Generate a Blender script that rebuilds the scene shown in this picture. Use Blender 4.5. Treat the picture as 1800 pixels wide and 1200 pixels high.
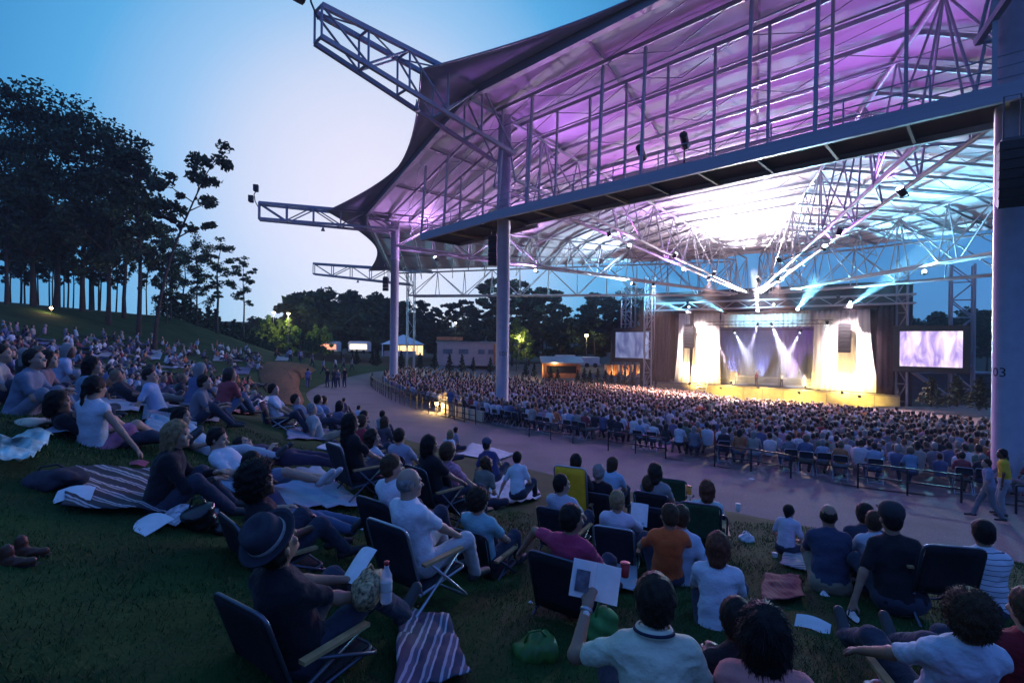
import bpy, bmesh, math, random
import numpy as np
from mathutils import Vector, Matrix, noise as mnoise
R = math.radians
rnd = random.Random(7)
rng = np.random.default_rng(7)
sc = bpy.context.scene
for o in list(bpy.data.objects): bpy.data.objects.remove(o)
COL = sc.collection

# ------------------------------------------------------------ camera
FPX = 880.0                        # focal length in photograph pixels (1800 wide)
ROLL = 0.0105
cam = bpy.data.objects.new('camera', bpy.data.cameras.new('camera')); COL.objects.link(cam)
cam.data.sensor_width = 36; cam.data.lens = 36*FPX/1800; cam.data.clip_end = 9000; cam.data.clip_start = .05
_r, _s = math.cos(ROLL), math.sin(ROLL)
cam.matrix_world = Matrix(((_r, -_s, 0, 0), (0, 0, -1, 0), (_s, _r, 0, 0), (0, 0, 0, 1)))
sc.camera = cam
def ray(u, v):
    a, b = (u-900)/FPX, (600-v)/FPX
    return Vector((a*_r-b*_s, 1, a*_s+b*_r))
def at(u, v, d): return ray(u, v)*d                    # a point seen there at depth d metres

# ------------------------------------------------------------ world, sun, exposure
SUN_EL, SUN_AZ = R(2.0), R(-14)                         # just set behind the trees left of the pavilion
w = bpy.data.worlds.new('World'); sc.world = w; w.use_nodes = True
nt = w.node_tree; nt.nodes.clear()
wo = nt.nodes.new('ShaderNodeOutputWorld'); bg = nt.nodes.new('ShaderNodeBackground')
sky = nt.nodes.new('ShaderNodeTexSky'); sky.sky_type = 'NISHITA'; sky.sun_disc = False
sky.sun_elevation = R(6); sky.sun_rotation = SUN_AZ; sky.air_density = 1.0; sky.dust_density = .35; sky.ozone_density = 3.5
# twilight: the physical sky graded so that its glow sits over the trees left of the pavilion and deepens to blue away from it
tc_ = nt.nodes.new('ShaderNodeTexCoord'); dp_ = nt.nodes.new('ShaderNodeVectorMath'); dp_.operation = 'DOT_PRODUCT'
dp_.inputs[1].default_value = ray(660, 360).normalized(); nt.links.new(tc_.outputs['Generated'], dp_.inputs[0])
mr_ = nt.nodes.new('ShaderNodeMapRange'); mr_.inputs[1].default_value = -1; nt.links.new(dp_.outputs['Value'], mr_.inputs[0])
rp_w = nt.nodes.new('ShaderNodeValToRGB'); el = rp_w.color_ramp.elements; nt.links.new(mr_.outputs[0], rp_w.inputs[0])
STOPS = [(0, (.055, .13, .47)), (.5, (.065, .17, .56)), (.80, (.035, .16, .37)), (.92, (.026, .18, .39)), (.952, (.07, .29, .53)), (.974, (.24, .41, .61)), (.988, (.46, .51, .63)), (1, (.61, .575, .65))]
el[0].position, el[0].color = STOPS[0][0], STOPS[0][1]+(1,); el[1].position, el[1].color = STOPS[-1][0], STOPS[-1][1]+(1,)
for p_, c_ in STOPS[1:-1]: e_ = el.new(p_); e_.color = c_+(1,)
tint = nt.nodes.new('ShaderNodeMix'); tint.data_type = 'RGBA'; tint.inputs[0].default_value = .85
sk_ = nt.nodes.new('ShaderNodeMix'); sk_.data_type = 'RGBA'; sk_.blend_type = 'MULTIPLY'; sk_.inputs[0].default_value = 1; sk_.inputs[7].default_value = (.06, .08, .13, 1)
nt.links.new(sky.outputs[0], sk_.inputs[6]); nt.links.new(sk_.outputs[2], tint.inputs[6]); nt.links.new(rp_w.outputs[0], tint.inputs[7])
nt.links.new(tint.outputs[2], bg.inputs[0]); nt.links.new(bg.outputs[0], wo.inputs[0])
bg.inputs[1].default_value = 1.6   # the physical sky inside is scaled to about 0.1
sun = bpy.data.objects.new('sun', bpy.data.lights.new('sun', 'SUN')); COL.objects.link(sun)
sun.data.energy = .12; sun.data.angle = R(14); sun.data.color = (1, .86, .9)
_sd = Vector((math.sin(SUN_AZ)*math.cos(SUN_EL), math.cos(SUN_AZ)*math.cos(SUN_EL), math.sin(SUN_EL)))
sun.rotation_euler = _sd.to_track_quat('Z', 'Y').to_euler()
sc.view_settings.view_transform = 'Standard'; sc.view_settings.look = 'None'
sc.view_settings.exposure = 0.0; sc.view_settings.gamma = 1; sc.view_settings.use_curve_mapping = False
sc.render.engine = 'CYCLES'
cy = sc.cycles; cy.use_denoising = True; cy.max_bounces = 5; cy.diffuse_bounces = 3; cy.glossy_bounces = 2; cy.transmission_bounces = 4
cy.transparent_max_bounces = 10; cy.volume_bounces = 0; cy.caustics_reflective = False; cy.caustics_refractive = False; cy.sample_clamp_indirect = 4; cy.use_light_tree = True

# ------------------------------------------------------------ helpers: objects
def tag(o, label=None, cat=None, group=None, kind=None):
    if label: o['label'] = label
    if cat: o['category'] = cat
    if group: o['group'] = group
    if kind: o['kind'] = kind
    return o
def empty(name, loc=(0, 0, 0), rz=0.0, **k):
    o = bpy.data.objects.new(name, None); COL.objects.link(o); o.location = loc; o.rotation_euler = (0, 0, rz); o.empty_display_size = .1
    return tag(o, **k)
def mesh_from(name, verts, faces, mats, mi=None, smooth=False):
    me = bpy.data.meshes.new(name)
    if isinstance(verts, np.ndarray):
        nv = len(verts); me.vertices.add(nv); me.vertices.foreach_set('co', verts.astype(np.float32).ravel())
        faces = np.asarray(faces, dtype=np.int32); nf, k = faces.shape
        me.loops.add(nf*k); me.loops.foreach_set('vertex_index', faces.ravel())
        me.polygons.add(nf); me.polygons.foreach_set('loop_start', np.arange(nf, dtype=np.int32)*k)
        me.update(calc_edges=True)
    else:
        me.from_pydata([tuple(v) for v in verts], [], faces); me.update()
    for m in (mats if isinstance(mats, (list, tuple)) else [mats]): me.materials.append(m)
    if mi is not None: me.polygons.foreach_set('material_index', np.asarray(mi, dtype=np.int32))
    if smooth: me.polygons.foreach_set('use_smooth', np.ones(len(me.polygons), dtype=bool))
    return me
def link(name, me, parent=None, M=None, **k):
    o = bpy.data.objects.new(name, me); COL.objects.link(o)
    if parent is not None: o.parent = parent
    if M is not None: o.matrix_basis = M
    return tag(o, **k)
def copy_tree(o, parent=None):
    c = o.copy(); COL.objects.link(c); c.parent = parent
    for ch in o.children: copy_tree(ch, c)
    return c
class MB:
    """collects boxes, tubes and sheets; build() links them as one mesh"""
    def __init__(s): s.v = []; s.f = []; s.m = []
    def add(s, vs, fs, mi=0):
        n = len(s.v); s.v += [tuple(v) for v in vs]; s.f += [tuple(i+n for i in f) for f in fs]; s.m += [mi]*len(fs); return s
    def box(s, c, size, rz=0, mi=0, M=None):
        x, y, z = size[0]/2, size[1]/2, size[2]/2
        vs = [Vector(p) for p in ((-x, -y, -z), (x, -y, -z), (x, y, -z), (-x, y, -z), (-x, -y, z), (x, -y, z), (x, y, z), (-x, y, z))]
        if M is None: M = Matrix.Rotation(rz, 3, 'Z')
        vs = [M @ v + Vector(c) for v in vs]
        return s.add(vs, [(0, 3, 2, 1), (4, 5, 6, 7), (0, 1, 5, 4), (1, 2, 6, 5), (2, 3, 7, 6), (3, 0, 4, 7)], mi)
    def tube(s, pts, r, n=8, mi=0, caps=True):
        pts = [Vector(p) for p in pts]; rs = r if isinstance(r, (list, tuple)) else [r]*len(pts); base = []; prev = None; vs = []
        for i, p in enumerate(pts):
            t = (pts[min(i+1, len(pts)-1)]-pts[max(i-1, 0)])
            t = t.normalized() if t.length > 1e-9 else Vector((0, 0, 1))
            if prev is None:
                a = t.cross(Vector((0, 0, 1)) if abs(t.z) < .9 else Vector((1, 0, 0))).normalized()
            else:
                a = (prev - t*prev.dot(t)); a = a.normalized() if a.length > 1e-6 else prev
            prev = a; b = t.cross(a)
            vs += [p + (a*math.cos(2*math.pi*k/n)+b*math.sin(2*math.pi*k/n))*rs[i] for k in range(n)]
        fs = []
        for i in range(len(pts)-1):
            for k in range(n): fs.append((i*n+k, i*n+(k+1) % n, (i+1)*n+(k+1) % n, (i+1)*n+k))
        if caps: fs.append(tuple(range(n-1, -1, -1))); fs.append(tuple((len(pts)-1)*n+k for k in range(n)))
        return s.add(vs, fs, mi)
    def lathe(s, prof, c=(0, 0, 0), n=16, mi=0, M=None):
        vs = []; fs = []
        for r_, z in prof:
            for k in range(n): vs.append(Vector((r_*math.cos(2*math.pi*k/n), r_*math.sin(2*math.pi*k/n), z)))
        if M is not None: vs = [M @ v for v in vs]
        vs = [v+Vector(c) for v in vs]
        for i in range(len(prof)-1):
            for k in range(n): fs.append((i*n+k, i*n+(k+1) % n, (i+1)*n+(k+1) % n, (i+1)*n+k))
        fs.append(tuple(range(n-1, -1, -1))); fs.append(tuple((len(prof)-1)*n+k for k in range(n)))
        return s.add(vs, fs, mi)
    def mesh(s, name, mats, smooth=False): return mesh_from(name, s.v, s.f, mats, s.m, smooth)
    def build(s, name, mats, parent=None, smooth=False, M=None, **k): return link(name, s.mesh(name, mats, smooth), parent, M, **k)

# ------------------------------------------------------------ helpers: materials
MATS = {}
def mat(name, col, rough=.7, var=.15, scale=6.0, bump=0.0, bscale=40.0, metal=0.0, spec=.4, sheen=0.0):
    if name in MATS: return MATS[name]
    m = bpy.data.materials.new(name); m.use_nodes = True; t = m.node_tree; b = t.nodes['Principled BSDF']
    b.inputs['Roughness'].default_value = rough; b.inputs['Metallic'].default_value = metal; b.inputs['Specular IOR Level'].default_value = spec
    if sheen: b.inputs['Sheen Weight'].default_value = sheen
    tc = t.nodes.new('ShaderNodeTexCoord')
    if var:
        n = t.nodes.new('ShaderNodeTexNoise'); n.inputs['Scale'].default_value = scale; n.inputs['Detail'].default_value = 5
        t.links.new(tc.outputs['Object'], n.inputs['Vector'])
        rp = t.nodes.new('ShaderNodeValToRGB')
        rp.color_ramp.elements[0].position = .3; rp.color_ramp.elements[1].position = .7
        rp.color_ramp.elements[0].color = tuple(c*(1-var) for c in col)+(1,); rp.color_ramp.elements[1].color = tuple(min(1, c*(1+var)) for c in col)+(1,)
        t.links.new(n.outputs[0], rp.inputs[0]); t.links.new(rp.outputs[0], b.inputs['Base Color'])
    else: b.inputs['Base Color'].default_value = tuple(col)+(1,)
    if bump:
        n2 = t.nodes.new('ShaderNodeTexNoise'); n2.inputs['Scale'].default_value = bscale; n2.inputs['Detail'].default_value = 4
        t.links.new(tc.outputs['Object'], n2.inputs['Vector'])
        bp = t.nodes.new('ShaderNodeBump'); bp.inputs['Strength'].default_value = bump; bp.inputs['Distance'].default_value = .02
        t.links.new(n2.outputs[0], bp.inputs['Height']); t.links.new(bp.outputs[0], b.inputs['Normal'])
    MATS[name] = m; return m
def emis(name, col, strength):
    if name in MATS: return MATS[name]
    m = bpy.data.materials.new(name); m.use_nodes = True; b = m.node_tree.nodes['Principled BSDF']
    b.inputs['Base Color'].default_value = tuple(col)+(1,); b.inputs['Emission Color'].default_value = tuple(col)+(1,); b.inputs['Emission Strength'].default_value = strength
    MATS[name] = m; return m
def cloth(col, key=None):
    key = key or 'cloth_%02x%02x%02x' % tuple(int(c*255) for c in col)
    return mat(key, col, rough=.9, var=.14, scale=5, bump=.35, bscale=45, spec=.12, sheen=.1)
def stripes(name, cols, scale, axis='Z', rough=.9):
    """banded cloth: cols is a list of (position, colour)"""
    if name in MATS: return MATS[name]
    m = bpy.data.materials.new(name); m.use_nodes = True; t = m.node_tree; b = t.nodes['Principled BSDF']; b.inputs['Roughness'].default_value = rough
    tc = t.nodes.new('ShaderNodeTexCoord'); sp = t.nodes.new('ShaderNodeSeparateXYZ'); t.links.new(tc.outputs['Object'], sp.inputs[0])
    mu = t.nodes.new('ShaderNodeMath'); mu.operation = 'MULTIPLY'; mu.inputs[1].default_value = scale; t.links.new(sp.outputs[axis], mu.inputs[0])
    nz = t.nodes.new('ShaderNodeTexNoise'); nz.inputs['Scale'].default_value = 7; t.links.new(tc.outputs['Object'], nz.inputs['Vector'])
    ad = t.nodes.new('ShaderNodeMath'); ad.operation = 'MULTIPLY_ADD'; ad.inputs[1].default_value = .12; t.links.new(nz.outputs[0], ad.inputs[0]); t.links.new(mu.outputs[0], ad.inputs[2])
    fr = t.nodes.new('ShaderNodeMath'); fr.operation = 'FRACT'; t.links.new(ad.outputs[0], fr.inputs[0])
    rp = t.nodes.new('ShaderNodeValToRGB'); rp.color_ramp.interpolation = 'CONSTANT'
    el = rp.color_ramp.elements
    el[0].position = cols[0][0]; el[0].color = tuple(cols[0][1])+(1,); el[1].position = cols[1][0]; el[1].color = tuple(cols[1][1])+(1,)
    for p, c in cols[2:]: e = el.new(p); e.color = tuple(c)+(1,)
    t.links.new(fr.outputs[0], rp.inputs[0]); t.links.new(rp.outputs[0], b.inputs['Base Color'])
    MATS[name] = m; return m
def objcol(name, rough=.9, mode='color', ramp=None):
    """cloth or hair whose colour differs per copied person"""
    if name in MATS: return MATS[name]
    m = bpy.data.materials.new(name); m.use_nodes = True; t = m.node_tree; b = t.nodes['Principled BSDF']; b.inputs['Roughness'].default_value = rough
    oi = t.nodes.new('ShaderNodeObjectInfo')
    if mode == 'color': t.links.new(oi.outputs['Color'], b.inputs['Base Color'])
    else:
        rp = t.nodes.new('ShaderNodeValToRGB'); rp.color_ramp.interpolation = 'CONSTANT'; el = rp.color_ramp.elements
        el[0].color = ramp[0]+(1,); el[1].color = ramp[1]+(1,); el[1].position = 1/len(ramp)
        for i, c in enumerate(ramp[2:]): e = el.new((i+2)/len(ramp)); e.color = c+(1,)
        src = oi.outputs['Random']
        if mode == 'random2':
            mm = t.nodes.new('ShaderNodeMath'); mm.operation = 'MULTIPLY'; mm.inputs[1].default_value = 37.7; t.links.new(src, mm.inputs[0])
            f2 = t.nodes.new('ShaderNodeMath'); f2.operation = 'FRACT'; t.links.new(mm.outputs[0], f2.inputs[0]); src = f2.outputs[0]
        t.links.new(src, rp.inputs[0]); t.links.new(rp.outputs[0], b.inputs['Base Color'])
    MATS[name] = m; return m
def lamp(name, kind, loc, energy, col, parent=None, target=None, size=60, blend=.4, radius=.15):
    l = bpy.data.lights.new(name, kind); l.energy = energy; l.color = col; l.shadow_soft_size = radius
    o = bpy.data.objects.new(name, l); COL.objects.link(o); o.location = loc
    if kind == 'SPOT':
        l.spot_size = R(size); l.spot_blend = blend
        o.rotation_euler = (Vector(target)-Vector(loc)).to_track_quat('-Z', 'Y').to_euler()
    if parent is not None: o.parent = parent; o.location = Vector(loc)-parent.location
    return o

# ------------------------------------------------------------ plan of the place: everything is laid out round the stage front F
F = Vector((31.0, 64.0, 0))
_TH = [120, 150, 190, 208, 236, 248, 262, 300, 330]
_RE = [46, 47, 50, 53.2, 56.2, 58.2, 60, 62, 62]           # lawn edge of the walkway
_RI = [44, 45, 46.6, 47.2, 50.4, 52.4, 53.6, 55, 55]       # railing edge of the walkway
def redge(th): return float(np.interp(th, _TH, _RE))
def rin(th): return float(np.interp(th, _TH, _RI))
def pol(th, r, z=0.0): return Vector((F.x+r*math.cos(R(th)), F.y+r*math.sin(R(th)), z))
def polar(x, y):
    dx, dy = x-F.x, y-F.y
    return math.degrees(math.atan2(dy, dx)) % 360, math.hypot(dx, dy)
def ground(x, y):
    th, r = polar(x, y); re, ri = redge(th), rin(th)
    if r >= re:
        s = r-re
        z = -4.2 + (.185*s if s < 14 else 2.59+.335*(s-14) if s < 27 else 6.94+.08*min(s-27, 36))
        z += max(0, min(1, (24-y)/14))*min(1, s/3)*(.2*min(5, max(0, -x-.6))+.09*min(4, max(0, x-.5)))
        if th < 178: z = -4.3 + (z+4.3)*max(0, (th-164)/14)
        return z
    if r >= ri: return -4.4+.2*(r-ri)/(re-ri)
    return -7.2+2.75*max(0, min(1, (r-9)/(ri-9)))
def on_ground(u, v):
    d = ray(u, v); t = .5
    while t < 400:
        p = d*t
        if p.z <= ground(p.x, p.y): break
        t *= 1.01
    return p
def by_head(u, v, h):
    """ground spot of a figure whose head (h above the ground) is seen at u, v"""
    d = ray(u, v); t = .6
    while t < 400:
        p = d*t
        if p.z-h <= ground(p.x, p.y): break
        t *= 1.004
    return Vector((p.x, p.y, ground(p.x, p.y))), t
# ============================================================ the setting
def sheet(name, ths, rs_of, zf, m, **k):
    vs = []; fs = []; n = None
    for i, th in enumerate(ths):
        rs = rs_of(th); n = len(rs)
        for r_ in rs:
            p = pol(th, r_); vs.append((p.x, p.y, zf(p.x, p.y, th, r_)))
    for i in range(len(ths)-1):
        for j in range(n-1): fs.append((i*n+j, i*n+j+1, (i+1)*n+j+1, (i+1)*n+j))
    me = mesh_from(name, vs, fs, m, smooth=True)
    if me.polygons[0].normal.z < 0: me.flip_normals()
    return link(name, me, **k)
def ground_mat(name, c0, c1, c2, s1, s2, rough, bump, bs):
    m = bpy.data.materials.new(name); m.use_nodes = True; t = m.node_tree; b = t.nodes['Principled BSDF']; b.inputs['Roughness'].default_value = rough
    b.inputs['Specular IOR Level'].default_value = .2
    tc = t.nodes.new('ShaderNodeTexCoord'); n1 = t.nodes.new('ShaderNodeTexNoise'); n1.inputs['Scale'].default_value = s1; n1.inputs['Detail'].default_value = 6
    n2 = t.nodes.new('ShaderNodeTexNoise'); n2.inputs['Scale'].default_value = s2; n2.inputs['Detail'].default_value = 3
    for n in (n1, n2): t.links.new(tc.outputs['Object'], n.inputs['Vector'])
    rp = t.nodes.new('ShaderNodeValToRGB'); e = rp.color_ramp.elements; e[0].position = .32; e[1].position = .68; e[0].color = c0+(1,); e[1].color = c1+(1,)
    mx = t.nodes.new('ShaderNodeMix'); mx.data_type = 'RGBA'; mx.inputs[7].default_value = c2+(1,)
    r2 = t.nodes.new('ShaderNodeMapRange'); r2.inputs[1].default_value = .5; r2.inputs[2].default_value = .72; r2.inputs[4].default_value = .7
    t.links.new(n1.outputs[0], rp.inputs[0]); t.links.new(rp.outputs[0], mx.inputs[6]); t.links.new(n2.outputs[0], r2.inputs[0]); t.links.new(r2.outputs[0], mx.inputs[0])
    t.links.new(mx.outputs[2], b.inputs['Base Color'])
    n3 = t.nodes.new('ShaderNodeTexNoise'); n3.inputs['Scale'].default_value = bs; n3.inputs['Detail'].default_value = 4; t.links.new(tc.outputs['Object'], n3.inputs['Vector'])
    bp = t.nodes.new('ShaderNodeBump'); bp.inputs['Strength'].default_value = bump; bp.inputs['Distance'].default_value = .03; t.links.new(n3.outputs[0], bp.inputs['Height']); t.links.new(bp.outputs[0], b.inputs['Normal'])
    return m
M_LAWN = ground_mat('lawn_turf', (.009, .030, .008), (.022, .062, .014), (.030, .058, .018), .8, .25, .95, .35, 30)
M_PATH = ground_mat('exposed_concrete', (.13, .125, .13), (.22, .21, .215), (.10, .098, .10), 28, .35, .85, .5, 60)
M_FLOOR = ground_mat('pavilion_concrete', (.11, .105, .11), (.17, .16, .16), (.09, .09, .09), 3, .5, .7, .2, 30)
M_EARTH = ground_mat('earth', (.03, .032, .02), (.055, .05, .032), (.04, .06, .025), .3, .05, .95, .5, 4)
M_MULCH = ground_mat('bark_mulch', (.10, .050, .028), (.24, .12, .062), (.05, .028, .018), 14, 3, .95, 1.0, 26)
M_BARK = mat('tree_bark', (.05, .038, .03), .95, .3, 3, .8, 12)
def lumpy(x, y): return .05*mnoise.noise((x*.35, y*.35, 0))+.02*mnoise.noise((x*1.3, y*1.3, 4))
lawn = sheet('lawn', [160+k*.8 for k in range(180)], lambda th: [redge(th)+.02+(64*(j/80.)**1.25) for j in range(81)],
             lambda x, y, th, r_: ground(x, y)+lumpy(x, y)*min(1, (r_-redge(th))/1.5)+.012, M_LAWN, kind='structure')
path = sheet('walkway', [150+k for k in range(171)], lambda th: [rin(th)+(redge(th)+.3-rin(th))*j/8 for j in range(9)],
             lambda x, y, th, r_: ground(x, y) if r_ < redge(th) else -4.23, M_PATH, kind='structure')
floor = sheet('pavilion_floor', [100+k*2 for k in range(116)], lambda th: [3+(rin(th)+.1-3)*j/20 for j in range(21)], lambda x, y, th, r_: ground(x, y)-.01, M_FLOOR, kind='structure')
def tz(x, y, th, r_):
    g = -4.6 if (100 < th < 182 and r_ > 48) else -9.2
    if r_ > 62 and th >= 182 and th < 310: g = -6+7.5*min(1, max(0, (r_-95)/25))
    if th <= 100 or th >= 310: g = -8.6
    if r_ > 75 and 100 < th < 182: g = -4.6+3*min(1, (r_-75)/60)
    return g + ((6.5-g)*min(1, (r_-140)/60)+2*mnoise.noise((x*.02, y*.02, 1)) if r_ > 140 else 0)
terrain = sheet('terrain', [k*3 for k in range(121)], lambda th: [2, 20, 46, 50, 62, 75, 95, 105, 118, 130, 150, 175, 200, 215], tz, M_EARTH, kind='structure')

# short grass blades where the turf is close enough to show them
def grass_blades():
    pts = []
    n = 0
    while n < 110000:
        t = rng.random(); d = 1.0+8.0*t**1.1; a = (rng.random()-.5)*2.3*d
        x, y = a, d
        th, r_ = polar(x, y)
        if r_ < redge(th)+.02: continue
        pts.append((x, y, d)); n += 1
    P = np.array(pts); N = len(P)
    z = np.array([ground(x, y)+lumpy(x, y)*min(1, (polar(x, y)[1]-redge(polar(x, y)[0]))/1.5) for x, y, d in pts])
    ang = rng.random(N)*6.283; h = (.018+.034*rng.random(N))*(1+.02*P[:, 2]); wd = (.0021+.0013*rng.random(N))*(1+.2*P[:, 2])
    lean = (rng.random((N, 2))-.5)*.07
    b = np.stack([P[:, 0], P[:, 1], z], 1); s = np.stack([np.cos(ang)*wd, np.sin(ang)*wd, np.zeros(N)], 1)
    tip = b+np.stack([lean[:, 0], lean[:, 1], h], 1)
    V = np.stack([b-s, b+s, tip], 1).reshape(-1, 3); T = np.arange(3*N).reshape(-1, 3)
    return mesh_from('grass', V, T, mat('grass_blade', (.031, .082, .018), .8, .6, 1.5))
link('grass', grass_blades(), kind='stuff', label='short dark green grass of the near lawn', cat='grass')

# mulch bed: a low mound where the walkway bends
def mulch():
    c = on_ground(492, 672); pts = [on_ground(u, v) for u, v in ((455, 648), (470, 637), (505, 636), (540, 641), (556, 652), (528, 668), (524, 690), (535, 704), (528, 716), (500, 712), (470, 690), (456, 668))]
    vs = []; fs = []; n = len(pts); K = 6
    cx = sum((p.x for p in pts))/n; cy_ = sum((p.y for p in pts))/n
    fine = []
    for i in range(n):
        a, b = pts[i], pts[(i+1) % n]
        fine += [a, a.lerp(b, .5)]
    n = len(fine)
    for j in range(K):
        t = j/(K-1)
        for p in fine:
            x, y = p.x+(cx-p.x)*t, p.y+(cy_-p.y)*t
            vs.append((x, y, ground(x, y)+.05+.75*(1-(1-t)**2)+.12*mnoise.noise((x*1.1, y*1.1, 0))))
    for j in range(K-1):
        for i in range(n): fs.append((j*n+i, j*n+(i+1) % n, (j+1)*n+(i+1) % n, (j+1)*n+i))
    # skirt
    me = mesh_from('mulch_bed', vs, fs, M_MULCH, smooth=True)
    o = link('mulch_bed', me, label='mound of brown bark mulch where the lawn meets the walkway', cat='mulch')
    return o
mulch()

# ============================================================ pavilion
M_STEEL = mat('painted_steel', (.29, .29, .34), .45, .08, 3, .05, 30, spec=.5)
M_STEELD = mat('dark_steel', (.07, .07, .08), .6, .15, 3)
M_DECK = mat('roof_fabric', (.56, .53, .60), .95, .06, .5, spec=.1)
M_FASCIA = mat('fascia_fabric', (.36, .37, .52), .8, .08, .6, .15, 5)
M_BLACK = mat('black_box', (.012, .012, .014), .6, .2, 5)
CYL = {}
def unit_cyl(m, n=8):
    key = (m.name, n)
    if key not in CYL:
        b = MB().tube([(0, 0, 0), (0, 0, 1)], 1.0, n); CYL[key] = b.mesh('member', m, False)
        CYL[key].polygons.foreach_set('use_smooth', [len(p.vertices) == 4 for p in CYL[key].polygons])
    return CYL[key]
UB = {}
def unit_box(m):
    if m.name not in UB: UB[m.name] = MB().box((0, 0, .5), (1, 1, 1)).mesh('member', m)
    return UB[m.name]
def wp(o):
    p = Vector((0, 0, 0))
    while o is not None: p += o.location; o = o.parent
    return p
def mem(name, a, b, r, parent, m=None, box=None, roll=0):
    """a straight member from a to b: round of radius r, or a box (w, h)"""
    a, b = Vector(a), Vector(b); m = m or M_STEEL; d = b-a; L = d.length
    q = d.to_track_quat('Z', 'Y') if box is None else None
    if box is not None:
        z = d.normalized(); x = Vector((0, 0, 1)).cross(z)
        x = x.normalized() if x.length > 1e-4 else Vector((1, 0, 0)); y = z.cross(x)
        Rm = Matrix((x, y, z)).transposed().to_4x4(); me = unit_box(m); S = Matrix.Diagonal((box[0], box[1], L, 1))
    else: Rm = q.to_matrix().to_4x4(); me = unit_cyl(m); S = Matrix.Diagonal((r, r, L, 1))
    return link(name, me, parent, Matrix.Translation(a-wp(parent)) @ Rm @ S)
#        angle, column radius, roof z at the ring, truss bottom z at the column
LINES = [(171, 46.0, 9.9, 6.3), (198, 45.0, 12.3, 9.3), (225.4, 45.0, 14.8, 10.1), (252.6, 50.2, 15.2, 8.3), (280, 49.0, 13.2, 7.4), (307, 47.0, 10.6, 7.0)]
ZF_TOP, ZF_BOT = 10.9, 6.3
pav = empty('amphitheater_pavilion', pol(225, 20, -8.2), label='open-sided steel pavilion with sweeping fabric roof over the seated audience', cat='pavilion')
def rring(i): return LINES[i][1]+2.9
def roofz(i, r_): return ZF_TOP+(LINES[i][2]-ZF_TOP)*min(1.1, max(0, (r_-4)/(rring(i)-4)))
def rp_(i, r_, dz=0): return pol(LINES[i][0], r_, roofz(i, r_)+dz)
# columns
def text_mesh(txt, size, radius, m, ang0=0.0):
    cu = bpy.data.curves.new('t', 'FONT'); cu.body = txt; cu.size = size; cu.align_x = 'CENTER'; cu.resolution_u = 2
    ob = bpy.data.objects.new('t', cu); COL.objects.link(ob); dg = bpy.context.evaluated_depsgraph_get()
    me = bpy.data.meshes.new_from_object(ob.evaluated_get(dg)); bpy.data.objects.remove(ob)
    bm = bmesh.new(); bm.from_mesh(me); bmesh.ops.triangulate(bm, faces=bm.faces[:]); bmesh.ops.subdivide_edges(bm, edges=[e for e in bm.edges if e.calc_length() > .06], cuts=2); 
    if radius:
        for v in bm.verts:
            a = ang0+v.co.x/radius; v.co = Vector((math.sin(a)*radius, -math.cos(a)*radius, v.co.y))
    bm.to_mesh(me); bm.free(); me.materials.clear(); me.materials.append(m); return me
M_NUM = mat('stencil_paint', (.02, .02, .03), .8, 0)
for i, (th, rc, zt, zb) in enumerate(LINES):
    if i in (0, 5): continue
    c = pol(th, rc); zg = ground(c.x, c.y); rad = .41
    prof = [(rad+.12, zg), (rad+.12, zg+.22), (rad, zg+.3), (rad, 7.9), (rad*1.08, 7.92), (rad*1.08, 8.1), (rad, 8.12), (rad, zt-.5)]
    col = MB().lathe(prof, (c.x, c.y, 0), 28).build('column', M_STEEL, pav, True, Matrix.Translation(-wp(pav)))
    if i in (2, 3):
        # the stencilled bay number faces the walkway
        face = math.atan2(-c.x, c.y)   # toward the camera side
        a0 = {2: R(6), 3: R(-49)}[i]
        me = text_mesh({2: '101', 3: '103'}[i], .42, rad+.004, M_NUM)
        o = link('number', me, col, Matrix.Translation((c.x, c.y, {2: -.92, 3: -.96}[i])) @ Matrix.Rotation(face+a0, 4, 'Z'), label='stencilled bay number')
# far lattice leg under the outermost arm
leg = empty('lattice_leg', Vector((0, 0, 0)), 0); leg.parent = pav; 
c0 = pol(171, 46); c0z = -4.6
for dx, dy in ((-.5, -.5), (.5, -.5), (.5, .5), (-.5, .5)): mem('chord', (c0.x+dx, c0.y+dy, c0z), (c0.x+dx, c0.y+dy, 9.6), .07, leg)
for k in range(9):
    z0, z1 = c0z+k*1.57, c0z+(k+1)*1.57; s = 1 if k % 2 else -1
    mem('brace', (c0.x-.5*s, c0.y-.5, z0), (c0.x+.5*s, c0.y-.5, z1), .04, leg); mem('brace', (c0.x-.5, c0.y-.5*s, z0), (c0.x-.5, c0.y+.5*s, z1), .04, leg)
# radial trusses
NP = 11
for i, (th, rc, zt, zb) in enumerate(LINES):
    tr = empty('radial_truss', (0, 0, 0)); tr.parent = pav
    t = Vector((math.cos(R(th)), math.sin(R(th)), 0)); sd = Vector((-t.y, t.x, 0))
    hw = .95
    def top(r_): return rp_(i, r_, -.35)
    def bot(r_, s): return pol(th, r_, ZF_BOT+(zb-ZF_BOT)*(r_-3)/(rc-3))+sd*hw*s*min(1, (r_-3)/8+.25)
    mem('top_chord', top(3), top(rc+2.9), .11, tr)
    for s in (-1, 1): mem('bottom_chord', bot(3, s), bot(rc, s), .12, tr)
    rs = [3+(rc-3)*k/NP for k in range(NP+1)]
    for k, r_ in enumerate(rs):
        for s in (-1, 1):
            mem('post', bot(r_, s), top(r_), .052, tr)
            if k < NP: mem('diagonal', bot(r_, s), top(rs[k+1]), .055, tr) if k % 2 else mem('diagonal', bot(rs[k+1], s), top(r_), .055, tr)
        if k < NP: mem('cross_tie', bot(r_, -1), bot(r_, 1), .045, tr); mem('cross_brace', bot(r_, -1 if k % 2 else 1), bot(rs[k+1], 1 if k % 2 else -1), .04, tr)
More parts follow.
